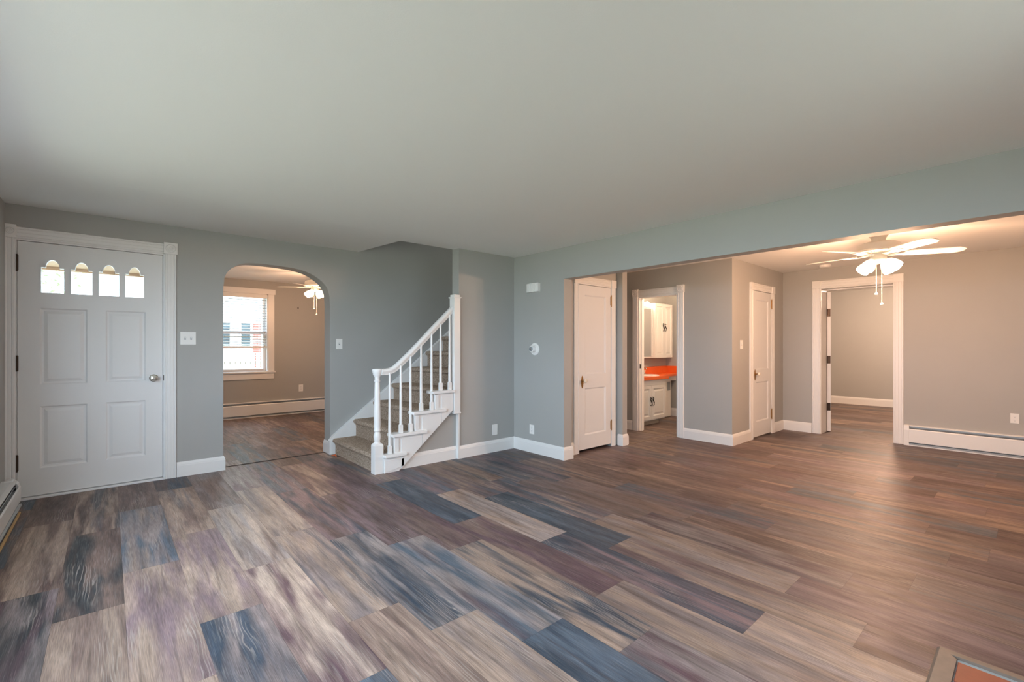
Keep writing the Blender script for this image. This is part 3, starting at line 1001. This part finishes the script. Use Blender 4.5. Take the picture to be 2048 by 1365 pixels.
plate(FW, 0.5615, 1.296, 0.122, 0.120, 'switch', 'double toggle switch plate beside the front door casing', gang=2)
plate(FW, 1.989, 1.248, 0.072, 0.116, 'switch', 'single toggle switch between the arch and the stairs')
plate(frame((0, YC), (1, 0, 0)), 3.360, 0.255, 0.074, 0.122, 'blank', 'blank white plate low on the short wall beside the newel')
plate(BW, -3.8215, 0.265, 0.074, 0.108, 'outlet', 'white outlet low on the wall below the thermostat')
plate(NW, 6.005, 1.243, 0.078, 0.110, 'switch', 'toggle switch beside the narrow white door')
plate(EW, -0.153, 0.430, 0.068, 0.108, 'outlet', 'white outlet above the long baseboard heater in the den')
plate(frame((0, YDB), (1, 0, 0)), 2.648, 0.455, 0.076, 0.125, 'outlet', 'white outlet on the dining wall past the window')

ch = empty('door_chime', (XB, 3.78, 1.885), 'white ribbed door chime box high on the grey wall', 'door chime')
mb = MB(BW)
pts = [(-3.872, 0)]
for i in range(9):
    t = i / 8
    pts.append((-3.872 + 0.186 * t, 0.040 + 0.014 * math.sin(PI * t)))
pts.append((-3.686, 0))
mb.loft([[(u, n, 1.838) for u, n in pts], [(u, n, 1.936) for u, n in pts]])
mb.build('housing', M_plas, ch, bevel=0.002)
for u in (-3.828, -3.779, -3.730):
    MB(BW).loft([[(u - 0.014, 0.045, z0), (u + 0.014, 0.045, z0), (u + 0.010, 0.0585, z0), (u - 0.010, 0.0585, z0)] for z0 in (1.846, 1.928)]).build('rib', M_plas, ch, bevel=0.002)
th = empty('thermostat', (XB, 3.772, 1.19), 'round white thermostat dial on its wall ring', 'thermostat')
MB(BW).lathe([(0.070, 0), (0.070, 0.006), (0.066, 0.009), (0.044, 0.009), (0.001, 0.009)], (-3.772, 0, 1.188), (0, 1, 0), 36).build('wall_ring', M_plas, th, smooth=35)
dl = MB(BW).lathe([(0.044, 0.008), (0.044, 0.016), (0.039, 0.020), (0.038, 0.058), (0.034, 0.064), (0.024, 0.064), (0.001, 0.064)], (-3.772, 0, 1.190), (0, 1, 0), 32).build('dial', M_plas, th, smooth=35)
MB(BW).lathe([(0.027, 0.063), (0.026, 0.072), (0.019, 0.076), (0.001, 0.076)], (-3.772, 0, 1.190), (0, 1, 0), 28).build('dial_face', M_slot, dl, smooth=35)
MB(BW).lathe([(0.012, 0.075), (0.010, 0.079), (0.001, 0.079)], (-3.772, 0, 1.190), (0, 1, 0), 20).build('dial_cap', M_chrome, dl, smooth=35)


# ------------------------------------------------------------------ baseboard heaters
def heater(name, fr, u0, u1, h, label, d=0.064, cap0=True, cap1=True):
    root = empty(name, fr @ Vector(((u0 + u1) / 2, 0, 0)), label, 'heater', 'baseboard heaters')
    a, b = u0 + (0.012 if cap0 else 0), u1 - (0.012 if cap1 else 0)
    MB(fr).box(a, b, 0.0, 0.006, 0.0, h - 0.01).build('back_panel', M_enam, root)
    top = [(0, h - 0.012), (0, h), (d * 0.55, h), (d * 0.8, h - 0.008), (d * 0.8, h - 0.014), (d * 0.5, h - 0.009), (0.006, h - 0.012)]
    MB(fr).prism([(n, z) for n, z in top], a, b, 'x').build('top_cover', M_enam, root)
    MB(fr).prism([(d * 0.50, h - 0.060), (d * 0.80, h - 0.028), (d * 0.84, h - 0.030), (d * 0.55, h - 0.063)], a, b, 'x').build('damper', M_slot, root)
    fc = [(d - 0.004, 0.046), (d, 0.042), (d, h - 0.055), (d - 0.006, h - 0.043), (d - 0.009, h - 0.046), (d - 0.004, h - 0.057)]
    MB(fr).prism(fc, a, b, 'x').build('front_cover', M_enam, root)
    MB(fr).box(a, b, 0.010, d * 0.72, 0.060, 0.125).build('fin_core', M_slot, root)
    MB(fr).box(a, b, 0.006, d * 0.9, 0.012, 0.030).build('lower_shield', M_slot, root)
    MB(fr).box(a, b, 0.0, d + 0.004, 0.0, 0.011).build('base_strip', M_enam, root)
    cap = [(0, 0), (d + 0.003, 0), (d + 0.003, h - 0.06), (d * 0.82, h - 0.004), (d * 0.6, h + 0.002), (0, h + 0.002)]
    if cap0:
        MB(fr).prism(cap, u0, u0 + 0.052, 'x').build('end_cap', M_enam, root, bevel=0.002)
    if cap1:
        MB(fr).prism(cap, u1 - 0.052, u1, 'x').build('end_cap', M_enam, root, bevel=0.002)
    return root


heater('baseboard_heater', EW, -1.082, 0.54, 0.248, 'long white baseboard heater under the outlet on the den far wall', d=0.058)
heater('baseboard_heater', frame((0, YDB), (1, 0, 0)), 0.70, 3.58, 0.262, 'white baseboard heater below the dining room window', d=0.060)
# heater on the wall with the added window: open louvred end
LW = frame((XL, 0), (0, 1, 0))
lh = heater('baseboard_heater', LW, 0.5, 5.14, 0.200, 'white baseboard heater with bent open end beside the front door', d=0.100, cap1=False)
cap = [(0, 0.190), (0.02, 0.206), (0.055, 0.206), (0.088, 0.172), (0.099, 0.125), (0.096, 0.03), (0.087, 0.03), (0.089, 0.125), (0.078, 0.164), (0.050, 0.192), (0.022, 0.192), (0, 0.176)]
MB(LW).prism(cap, 5.085, 5.165, 'x').build('end_band', M_enam, lh)
MB(LW).box(5.02, 5.028, 0.01, 0.085, 0.02, 0.175).build('end_shade', M_dark, lh)  # black plate stands in for the shade inside the open heater end
MB(LW).prism([(0.02, 0.170), (0.062, 0.188), (0.066, 0.178), (0.025, 0.160)], 4.3, 5.04, 'x').build('louver', M_enam, lh)
MB(LW).prism([(0.06, 0.130), (0.092, 0.150), (0.094, 0.142), (0.064, 0.122)], 4.3, 5.04, 'x').build('louver', M_enam, lh)
struct(MB(LW).box(0.5, 4.88, 0.112, 0.126, 0.0, 0.014).build('trim_15', M_rawwood, bevel=0.003), 'bare wood strip along the floor in front of the heater by the front door', 'wood strip')


# ------------------------------------------------------------------ ceiling fans
def make_fan(label, loc, drop):
    root = empty('ceiling_fan', loc, label, 'ceiling fan', 'ceiling fans')
    x0, y0, z0 = loc          # z0 is the ceiling height
    cc = (x0, y0, 0)
    MB().lathe([(0.10, z0), (0.10, z0 - 0.025), (0.092, z0 - 0.055), (0.072, z0 - 0.092), (0.054, z0 - 0.115), (0.048, z0 - drop + 0.1), (0.048, z0 - drop + 0.085)], cc, seg=28).build('canopy', M_fan, root, smooth=35)
    zt = z0 - drop + 0.095
    MB().lathe([(0.05, zt + 0.008), (0.125, zt + 0.005), (0.150, zt - 0.008), (0.158, zt - 0.03), (0.158, zt - 0.058), (0.166, zt - 0.064), (0.166, zt - 0.078), (0.150, zt - 0.083), (0.075, zt - 0.088), (0.05, zt - 0.09)], cc, seg=40).build('motor_housing', M_fan, root, smooth=35)
    fins = MB()
    for i in range(36):
        t = 2 * PI * i / 36
        fr = Matrix.Translation((x0, y0, 0)) @ Matrix.Rotation(t, 4, 'Z')
        fins.m = fr
        fins.box(0.085, 0.145, -0.0025, 0.0025, zt - 0.090, zt - 0.083)
    fins.build('vent_ribs', M_fan, root)
    zb = z0 - drop
    for i in range(5):
        aa = R(68 + 72 * i)
        ang = math.atan2(-0.7517 * math.cos(aa) - 0.6593 * math.sin(aa), -0.6593 * math.cos(aa) + 0.7517 * math.sin(aa))
        fr = Matrix.Translation((x0, y0, zb)) @ Matrix.Rotation(ang, 4, 'Z')
        tilt = Matrix.Rotation(R(-11), 4, 'X')
        b = MB(fr @ tilt)
        outl = [(0.185, -0.045), (0.22, -0.054), (0.545, -0.064), (0.60, -0.030), (0.60, 0.030), (0.545, 0.064), (0.22, 0.054), (0.185, 0.045)]
        b.loft([[(p, q_, -0.003) for p, q_ in outl], [(p, q_, 0.003) for p, q_ in outl]])
        bl = b.build('blade', M_fan, root)
        ir = MB(fr @ tilt)
        ir.loft([[(0.07, -0.018, -0.012), (0.07, 0.018, -0.012), (0.07, 0.018, -0.004), (0.07, -0.018, -0.004)], [(0.15, -0.012, -0.014), (0.15, 0.012, -0.014), (0.15, 0.012, -0.006), (0.15, -0.012, -0.006)],
                 [(0.20, -0.034, -0.010), (0.20, 0.034, -0.010), (0.20, 0.034, -0.0035), (0.20, -0.034, -0.0035)], [(0.27, -0.020, -0.010), (0.27, 0.020, -0.010), (0.27, 0.020, -0.0035), (0.27, -0.020, -0.0035)]])
        ir.build('blade_iron', M_fan, bl)
    MB().lathe([(0.05, zb + 0.01), (0.058, zb - 0.01), (0.060, zb - 0.05), (0.052, zb - 0.062), (0.030, zb - 0.07), (0.0005, zb - 0.072)], cc, seg=28).build('light_fitter', M_fan, root, smooth=35)
    for i in range(4):
        t = R(-72 + 90 * i)
        aa = t
        dx, dy = -0.6593 * math.cos(aa) + 0.7517 * math.sin(aa), -0.7517 * math.cos(aa) - 0.6593 * math.sin(aa)
        ax = Vector((dx * 0.74, dy * 0.74, -0.66)).normalized()
        c = Vector((x0 + dx * 0.045, y0 + dy * 0.045, zb - 0.042))
        arm = MB().lathe([(0.016, 0), (0.016, 0.03), (0.026, 0.034), (0.026, 0.048)], c, ax, 16).build('lamp_holder', M_fan, root, smooth=35)
        sh = MB()
        prof = [(0.026, 0.040), (0.036, 0.052), (0.046, 0.080), (0.052, 0.110), (0.053, 0.138), (0.050, 0.138), (0.049, 0.11), (0.043, 0.082), (0.033, 0.056), (0.023, 0.044)]
        ax1 = ax.orthogonal().normalized()
        ax2 = ax.cross(ax1)
        rings = [[c + ax * h + (ax1 * math.cos(2 * PI * j / 48) + ax2 * math.sin(2 * PI * j / 48)) * (r + (0.0012 * math.cos(8 * 2 * PI * j / 48) if h > 0.1 else 0)) for j in range(48)] for r, h in prof]
        sh.loft(rings, loop=True)
        s = sh.build('lamp_shade', M_shade, root, smooth=60)
        MB().lathe([(0.012, 0.045), (0.014, 0.06), (0.024, 0.085), (0.026, 0.10), (0.020, 0.118), (0.001, 0.124)], c, ax, 14).build('bulb', M_bulb, s, smooth=60)
    for (dx, dy, ln) in ((-0.020, 0.012, 0.285), (0.018, -0.020, 0.375)):
        pc = MB().tube([(x0 + dx, y0 + dy, zb - 0.06), (x0 + dx, y0 + dy, zb - 0.06 - ln)], 0.0013, 6).build('pull_chain', M_fan, root)
        MB().sphere((x0 + dx, y0 + dy, zb - 0.06 - ln - 0.010), 0.0115, 12).build('pull_ball', M_fan, pc, smooth=60)
    return root


def lamp(name, loc, power, col, rad=0.09):
    l = bpy.data.lights.new(name, 'POINT')
    l.energy, l.color, l.shadow_soft_size = power, col, rad
    o = bpy.data.objects.new(name, l)
    C.objects.link(o)
    o.location = loc
    return o


WARM = (1.0, 0.565, 0.335)
fx, fy = 5.18, 0.93
fan1 = make_fan('white five-blade ceiling fan with lit shades in the den beyond the header', (fx, fy, ZCB), 0.257)
fan2 = copy_tree(fan1)
fan2.location = (2.36, 7.24, ZCD)
fan2.rotation_euler = (0, 0, R(64))
fan2.scale = (0.93, 0.93, 0.93)
fan2['label'] = 'small white ceiling fan with lit shades seen through the arch'
for i in range(4):
    t = R(-72 + 90 * i)
    dx, dy = -0.6593 * math.cos(t) + 0.7517 * math.sin(t), -0.7517 * math.cos(t) - 0.6593 * math.sin(t)
    lamp('fan_bulb_light', (fx + dx * 0.19, fy + dy * 0.19, 1.80), 20, WARM, 0.04)
    lamp('fan_bulb_light', (2.36 + dx * 0.18, 7.24 + dy * 0.18, 1.90), 7.5, WARM, 0.04)
lamp('bedroom_lamp', (9.9, 1.6, 2.1), 105, (1.0, 0.66, 0.46), 0.12)
lamp('stairwell_fill', (4.7, 4.8, 4.3), 16, (1.0, 0.95, 0.92), 0.12)  # added fill without a fixture, brightens the dark stair wall
lamp('wash_room_lamp', (6.40, 3.25, 2.12), 33, (1.0, 0.66, 0.44), 0.06)

sm = MB().lathe([(0.066, 0), (0.066, -0.012), (0.058, -0.030), (0.030, -0.036), (0.0005, -0.036)], (7.17, 1.855, ZCB), (0, 0, 1), 30).build('smoke_detector', M_plas, smooth=35)
tag(sm, 'round white smoke detector on the den ceiling near the bedroom doorway', 'smoke detector')

# ------------------------------------------------------------------ wash room
VA = empty('vanity_cabinet', (6.3, 4.1, 0), 'white vanity cabinet with paired doors under the orange counter', 'cabinet')
VF = frame((0, 3.90), (1, 0, 0))
MB().box(5.87, 6.694, 3.92, 4.335, 0.075, 0.70).build('cabinet_body', M_cab, VA)
MB().box(5.87, 6.62, 3.985, 4.335, 0.0, 0.075).build('toe_board', M_kick, VA)


def cab_door(root, fr, u0, u1, z0, z1, hs):
    d = MB(fr)
    panel_front(d, [(z0, z0 + 0.05, []), (z0 + 0.05, z1 - 0.05, [(u0 + 0.05, u1 - 0.05, 'raised')]), (z1 - 0.05, z1, [])], u0, u1, 0.0)
    slab_sides(d, u0, u1, -0.019, 0.0, z0, z1)
    o = d.build('door', M_cab, root)
    uh = u1 - 0.028 if hs > 0 else u0 + 0.028
    zc = (z0 + z1) / 2 + (0.02 if z0 < 0.5 else 0.06)
    pth = [(uh + 0.012 * math.sin(t * 2 * PI), 0.018 + 0.006 * math.cos(t * PI), zc - 0.062 + 0.124 * t) for t in [i / 12 for i in range(13)]]
    pth = [(pth[0][0], 0.0, pth[0][2])] + pth + [(pth[-1][0], 0.0, pth[-1][2])]
    h = MB(fr).tube(pth, [0.006] + [0.004 + 0.004 * math.sin(PI * i / 12) for i in range(13)] + [0.006], 8)
    h.box(uh - 0.014, uh + 0.014, 0.012, 0.020, zc + 0.040, zc + 0.050)
    h.build('handle', M_black, o, smooth=50)


for u0, u1, hs in ((5.885, 6.275, 1), (6.28, 6.690, -1)):
    cab_door(VA, VF, u0, u1, 0.095, 0.615, hs)
MB().box(5.87, 6.694, 3.902, 3.92, 0.622, 0.70).build('top_rail', M_cab, VA)
CT = empty('countertop', (6.6, 4.1, 0.70), 'orange laminate counter with backsplash in the wash room', 'countertop')
MB().box(5.862, 6.74, 3.872, 4.337, 0.702, 0.752).prism([(6.74, 4.0), (7.45, 4.12), (7.45, 4.337), (6.74, 4.337)], 0.712, 0.752, 'z').build('counter_slab', M_orange, CT, bevel=0.004)
MB().box(5.862, 7.45, 4.318, 4.337, 0.752, 0.875).box(7.43, 7.451, 4.10, 4.318, 0.752, 0.875).build('backsplash', M_orange, CT, bevel=0.003)
MB().box(7.0, 7.45, 4.15, 4.168, 0.63, 0.711).build('apron', M_cab, CT)
sk_ = tag(MB().lathe([(0.205, 0.7525), (0.205, 0.762), (0.192, 0.767), (0.175, 0.762), (0.16, 0.757), (0.001, 0.7535)], (6.44, 4.07, 0), (0, 0, 1), 32).build('sink_basin', M_white_sink, smooth=40), 'white round sink set in the orange counter', 'sink')
sk_.scale = (1, 0.8, 1)
fa = empty('faucet', (6.57, 4.225, 0.752), 'small chrome faucet behind the sink', 'faucet')
MB().box(6.495, 6.645, 4.235, 4.268, 0.7525, 0.775).build('faucet_base', M_chrome, fa, bevel=0.005)
MB().tube([(6.57, 4.25, 0.77), (6.57, 4.25, 0.83), (6.57, 4.24, 0.862), (6.555, 4.20, 0.872), (6.54, 4.165, 0.862), (6.535, 4.155, 0.845)], 0.010, 10).build('spout', M_chrome, fa, smooth=60)
for dx in (-0.055, 0.055):
    MB().lathe([(0.014, 0.77), (0.012, 0.80), (0.022, 0.805), (0.022, 0.825), (0.001, 0.83)], (6.57 + dx, 4.252, 0), (0, 0, 1), 12).build('tap_handle', M_knobglass, fa, smooth=40)
UC = empty('wall_cabinet', (7.1, 4.26, 1.03), 'white double-door wall cabinet above the orange backsplash', 'cabinet')
UF = frame((0, 4.18), (1, 0, 0))
MB().box(6.835, 7.385, 4.2, 4.337, 1.025, 1.945).build('cabinet_body', M_cab, UC)
cab_door(UC, UF, 6.838, 7.108, 1.028, 1.942, 1)
cab_door(UC, UF, 7.112, 7.382, 1.028, 1.942, -1)
MC = empty('mirror_cabinet', (6.45, 4.28, 1.03), 'mirrored cabinet beside the wall cabinet under the vanity light', 'cabinet')
MB().box(6.08, 6.83, 4.225, 4.337, 1.03, 1.86).build('cabinet_body', M_cab, MC)
MB().box(6.10, 6.81, 4.219, 4.226, 1.05, 1.84).build('mirror', mat('mirror_glass', (0.85, 0.85, 0.85), 0.03, metal=1.0), MC)
VL = empty('vanity_light', (6.45, 4.3, 1.88), 'lit bulb bar above the mirrored cabinet', 'wall lamp')
MB().box(6.15, 6.80, 4.30, 4.337, 1.88, 1.97).build('light_bar', M_chrome, VL)
for u in (6.24, 6.40, 6.56, 6.71):
    MB().sphere((u, 4.255, 1.925), 0.040, 14).build('bulb', M_bulb, VL, smooth=60)
PH = empty('wall_heater', (7.2, 4.25, 0.0), 'slim white panel with grey slot beside the vanity cabinet', 'wall panel')
MB().box(6.98, 7.318, 4.17, 4.20, 0.012, 0.655).box(6.98, 7.0, 4.2, 4.337, 0.012, 0.655).build('panel_body', M_cab, PH, bevel=0.006)
MB().box(7.20, 7.29, 4.166, 4.171, 0.46, 0.61).build('grille_slot', M_slot, PH)

# ------------------------------------------------------------------ dining window and blind
DV = frame((0, YDB), (1, 0, 0))
wn = empty('window_1', (1.65, YDB, 0.78), 'white dining room window with flat casing and sill', 'window', kind='structure')
W0, W1, Z0, Z1 = WIN['dine']
MB(DV).box(W0 - 0.098, W0, 0, 0.018, Z0, Z1).box(W1, W1 + 0.098, 0, 0.018, Z0, Z1).box(W0 - 0.115, W1 + 0.115, 0, 0.024, Z1, Z1 + 0.090).build('window_casing', M_trim, wn, bevel=0.002)
MB(DV).box(W0 - 0.115, W1 + 0.115, -0.12, 0.042, Z0 - 0.028, Z0).build('window_stool', M_trim, wn, bevel=0.004)
MB(DV).box(W0 - 0.098, W1 + 0.092, 0, 0.017, Z0 - 0.135, Z0 - 0.028).build('apron_board', M_trim, wn, bevel=0.002)
MB(DV).box(W0, W0 + 0.016, -0.16, 0, Z0, Z1).box(W1 - 0.016, W1, -0.16, 0, Z0, Z1).box(W0, W1, -0.16, 0, Z1 - 0.016, Z1).build('window_jamb', M_vinyl, wn)


def sash(n0, n1, za, zb):
    f = MB(DV).box(W0 + 0.016, W0 + 0.065, n0, n1, za, zb).box(W1 - 0.065, W1 - 0.016, n0, n1, za, zb).box(W0 + 0.065, W1 - 0.065, n0, n1, za, za + 0.045).box(W0 + 0.065, W1 - 0.065, n0, n1, zb - 0.045, zb)
    s = f.build('sash', M_vinyl, wn, bevel=0.002)
    MB(DV).box(W0 + 0.06, W1 - 0.06, (n0 + n1) / 2 - 0.003, (n0 + n1) / 2 + 0.003, za + 0.04, zb - 0.04).build('glass_pane', M_glass, s)


sash(-0.095, -0.060, Z0, 1.475)
sash(-0.135, -0.100, 1.43, Z1 - 0.016)
bl = empty('window_blind', (1.65, YDB - 0.02, 1.19), 'white slatted blind half lowered in the dining window', 'blind')
MB(DV).box(W0 + 0.01, W1 - 0.01, -0.052, 0.004, Z1 - 0.072, Z1 - 0.006).build('headrail', M_trim, bl, bevel=0.003)
sl = MB(DV)
nz = int((Z1 - 0.085 - 1.245) / 0.0455)
for i in range(nz + 1):
    z = 1.25 + i * 0.0455
    sl.loft([[(u, -0.050, z + 0.006), (u, -0.027, z + 0.002), (u, -0.004, z - 0.008), (u, -0.004, z - 0.0052), (u, -0.027, z + 0.0048), (u, -0.050, z + 0.0088)] for u in (W0 + 0.02, W1 - 0.02)])
sl.build('slats', M_slat, bl)
MB(DV).box(W0 + 0.018, W1 - 0.018, -0.052, -0.002, 1.188, 1.222).build('bottom_rail', M_trim, bl, bevel=0.003)
for u in (W0 + 0.15, W1 - 0.15):
    MB(DV).box(u - 0.0012, u + 0.0012, -0.0035, -0.002, 1.2, Z1 - 0.07).build('ladder_cord', M_trim, bl)
for z, u in ((1.47, W1 - 0.055), (1.235, W1 - 0.055)):
    cd = MB(DV).tube([(u, 0.006, Z1 - 0.07), (u, 0.006, z)], 0.0012, 6).build('lift_cord', M_trim, bl)
    MB(DV).lathe([(0.002, 0.0), (0.007, -0.006), (0.008, -0.028), (0.001, -0.032)], (u, 0.006, z), (0, 0, 1), 10).build('cord_tassel', M_kick, cd, smooth=40)
tag(MB(DV).lathe([(0.012, 0), (0.012, 0.002), (0.001, 0.003)], (2.60, 0.0, 1.92), (0, 1, 0), 12).build('wall_anchor', M_dark), 'tiny dark wall anchor spot below the dining fan chains', 'anchor')

# invented windows, out of view, added to let daylight into the room
def added_window(name, fr, u0, u1, z0, z1, label, mull=1):
    r = empty(name, fr @ Vector(((u0 + u1) / 2, 0, z0)), label, 'window', kind='structure')
    MB(fr).box(u0 - 0.09, u0, 0, 0.02, z0 - 0.09, z1 + 0.09).box(u1, u1 + 0.09, 0, 0.02, z0 - 0.09, z1 + 0.09).box(u0, u1, 0, 0.02, z1, z1 + 0.09).box(u0, u1, 0, 0.04, z0 - 0.09, z0).build('window_casing', M_trim, r)
    f = MB(fr).box(u0, u0 + 0.05, -0.09, -0.05, z0, z1).box(u1 - 0.05, u1, -0.09, -0.05, z0, z1).box(u0 + 0.05, u1 - 0.05, -0.09, -0.05, z0, z0 + 0.05).box(u0 + 0.05, u1 - 0.05, -0.09, -0.05, z1 - 0.05, z1)
    for i in range(mull):
        u = u0 + (u1 - u0) * (i + 1) / (mull + 1)
        f.box(u - 0.03, u + 0.03, -0.09, -0.05, z0 + 0.05, z1 - 0.05)
    f.build('sash', M_vinyl, r)


added_window('added_window_2', LW, *WIN['left'], 'added wide white daylight window over the heater, out of view', 2)
added_window('added_window_3', frame((0, YR), (-1, 0, 0)), -WIN['rear'][1], -WIN['rear'][0], WIN['rear'][2], WIN['rear'][3], 'added white double rear window for daylight above the tiled hearth', 1)

# ------------------------------------------------------------------ tiled hearth
he = empty('tiled_hearth', (1.85, -0.1, 0), 'terracotta tiled floor hearth with taupe wood edging', 'hearth')
yA, xA = 0.262, 2.503
MB().loft([[(1.1, yA, 0.001), (1.1, yA, 0.010), (1.1, yA - 0.010, 0.022), (1.1, yA - 0.062, 0.022), (1.1, yA - 0.066, 0.001)], [(xA, yA, 0.001), (xA, yA, 0.010), (xA - 0.010, yA - 0.010, 0.022), (xA - 0.062, yA - 0.062, 0.022), (xA - 0.066, yA - 0.066, 0.001)]]).build('wood_edging', M_hwood, he)
MB().loft([[(xA, yA, 0.001), (xA, yA, 0.010), (xA - 0.010, yA - 0.010, 0.022), (xA - 0.042, yA - 0.042, 0.022), (xA - 0.046, yA - 0.046, 0.001)], [(xA, -0.5, 0.001), (xA, -0.5, 0.010), (xA - 0.010, -0.5, 0.022), (xA - 0.042, -0.5, 0.022), (xA - 0.046, -0.5, 0.001)]]).build('wood_edging', M_hwood, he)
MB().box(1.1, xA - 0.043, -0.5, yA - 0.063, 0.001, 0.0115).build('grout_bed', M_grout, he)
tl = MB()
xt = xA - 0.043 - 0.024
while xt > 1.25:
    yt = yA - 0.066
    while yt > -0.35:
        tl.box(xt - 0.150, xt, yt - 0.150, yt, 0.010, 0.015)
        yt -= 0.160
    xt -= 0.160
tl.build('tiles', M_tile, he, bevel=0.002)

# ------------------------------------------------------------------ outdoors
M_bounce_dark = mat('bounce_dark', (0.05, 0.042, 0.034), 0.95, noise=0.4, nscale=30)
struct(MB().box(-3.4, -0.74, -3.4, 5.3, -0.32, -0.22).box(-0.74, 12.0, -3.4, -0.71, -0.32, -0.22).build('bounce_strips', M_bounce_dark), 'added unseen dark strips along the house walls to cut ground bounce', 'bounce strip')  # unseen dark strips put in to keep ground bounce off the near ceiling
struct(MB().box(-40, 40, -40, 60, -0.5, -0.3).build('ground', M_lawn), 'green lawn around the house', 'lawn')
nb = empty('neighbour_house', (4.5, 24, -0.3), 'white sided neighbour house beyond the fence', 'house')
MB().box(-6, 14, 22, 30, -0.3, 6).build('siding_wall', M_siding, nb)
MB().prism([(-7, 6), (15, 6), (4, 9.5)], 21.5, 30.5, 'y').build('roof', M_conc, nb)
for x0, x1, z0, z1 in ((2.2, 3.05, 1.25, 2.2), (3.15, 3.75, 1.25, 2.2), (4.15, 4.5, 1.25, 2.2)):
    wd = MB().box(x0, x1, 21.95, 22.02, z0, z1).build('window', M_wglass, nb)
    MB().box(x0 - 0.06, x0, 21.9, 22.02, z0 - 0.06, z1 + 0.06).box(x1, x1 + 0.06, 21.9, 22.02, z0 - 0.06, z1 + 0.06).box(x0, x1, 21.9, 22.02, z1, z1 + 0.06).build('window_frame', M_vinyl, wd)
bk = MB()
for i in range(26):
    z = -0.3 + i * 0.092
    for j in range(2):
        bk.box(4.02 + j * 0.155 + (0.0 if i % 2 else 0.0), 4.02 + j * 0.155 + 0.14, 18.9, 19.2, z, z + 0.075)
bc = tag(bk.build('brick_pier', M_brick), 'red brick pier behind the picket fence outside', 'pier')
MB().box(4.03, 4.30, 18.91, 19.19, -0.3, 2.05).build('mortar_core', M_siding, bc)
fe = empty('picket_fence', (2.5, 14.5, -0.3), 'white picket fence outside the dining window', 'fence')
pk = MB()
for i in range(60):
    x = -1.5 + i * 0.125
    pk.box(x, x + 0.088, 14.5, 14.52, -0.3, 1.05)
pk.build('pickets', M_vinyl, fe)
MB().box(-1.6, 6.1, 14.52, 14.56, 0.05, 0.13).box(-1.6, 6.1, 14.52, 14.56, 0.72, 0.80).build('rails', M_hwood, fe)
tag(MB().box(2.26, 2.40, 10.0, 10.14, -0.3, 2.9).build('porch_post', M_vinyl, bevel=0.01), 'white porch post outside the dining window', 'post')
pr = empty('front_porch', (-1.0, 6.6, -0.3), 'front porch with tan board ceiling outside the front door', 'porch')
MB().box(-3.0, 0.54, 5.47, 7.6, -0.3, -0.02).build('porch_floor', M_conc, pr)
pc = MB()
for i in range(22):
    pc.box(-3.0, 0.54, 5.47 + i * 0.097, 5.47 + i * 0.097 + 0.092, 2.155, 2.19)
pc.box(-3.0, 0.54, 5.47, 7.62, 2.195, 2.40)
pc.build('porch_ceiling', M_porch, pr)
MB().box(-3.0, 0.54, 7.62, 7.68, 2.118, 2.40).build('porch_beam', M_porch, pr)
MB().box(-2.9, -2.76, 7.55, 7.69, -0.02, 2.14).build('porch_column', M_vinyl, pr)


def tree(x, y, h, r, label):
    t = empty('yard_tree', (x, y, -0.3), label, 'tree')
    MB().tube([(x, y, -0.3), (x + 0.1, y, h * 0.4), (x, y + 0.1, h * 0.8)], [0.22, 0.16, 0.06], 10).build('trunk', M_hwood, t, smooth=60)
    rn = random.Random(int(x * 10))
    m = MB()
    for i in range(520):
        a, b, rr = rn.uniform(0, 2 * PI), rn.uniform(-1, 1), r * rn.uniform(0.3, 1) ** 0.5
        cxx = Vector((x + rr * math.cos(a) * math.sqrt(1 - b * b), y + rr * math.sin(a) * math.sqrt(1 - b * b), h * 0.8 + rr * b * 0.8))
        d = Vector((rn.uniform(-1, 1), rn.uniform(-1, 1), rn.uniform(-1, 1))).normalized()
        e = d.orthogonal().normalized()
        g = d.cross(e)
        s = rn.uniform(0.05, 0.11)
        m.add([cxx - e * s, cxx + g * s * 0.5, cxx + e * s, cxx - g * s * 0.5], [(0, 1, 2, 3)])
    m.build('foliage', M_leaf, t)


tree(-2.2, 19, 4.6, 1.9, 'leafy green tree in the front yard seen through the door lights')
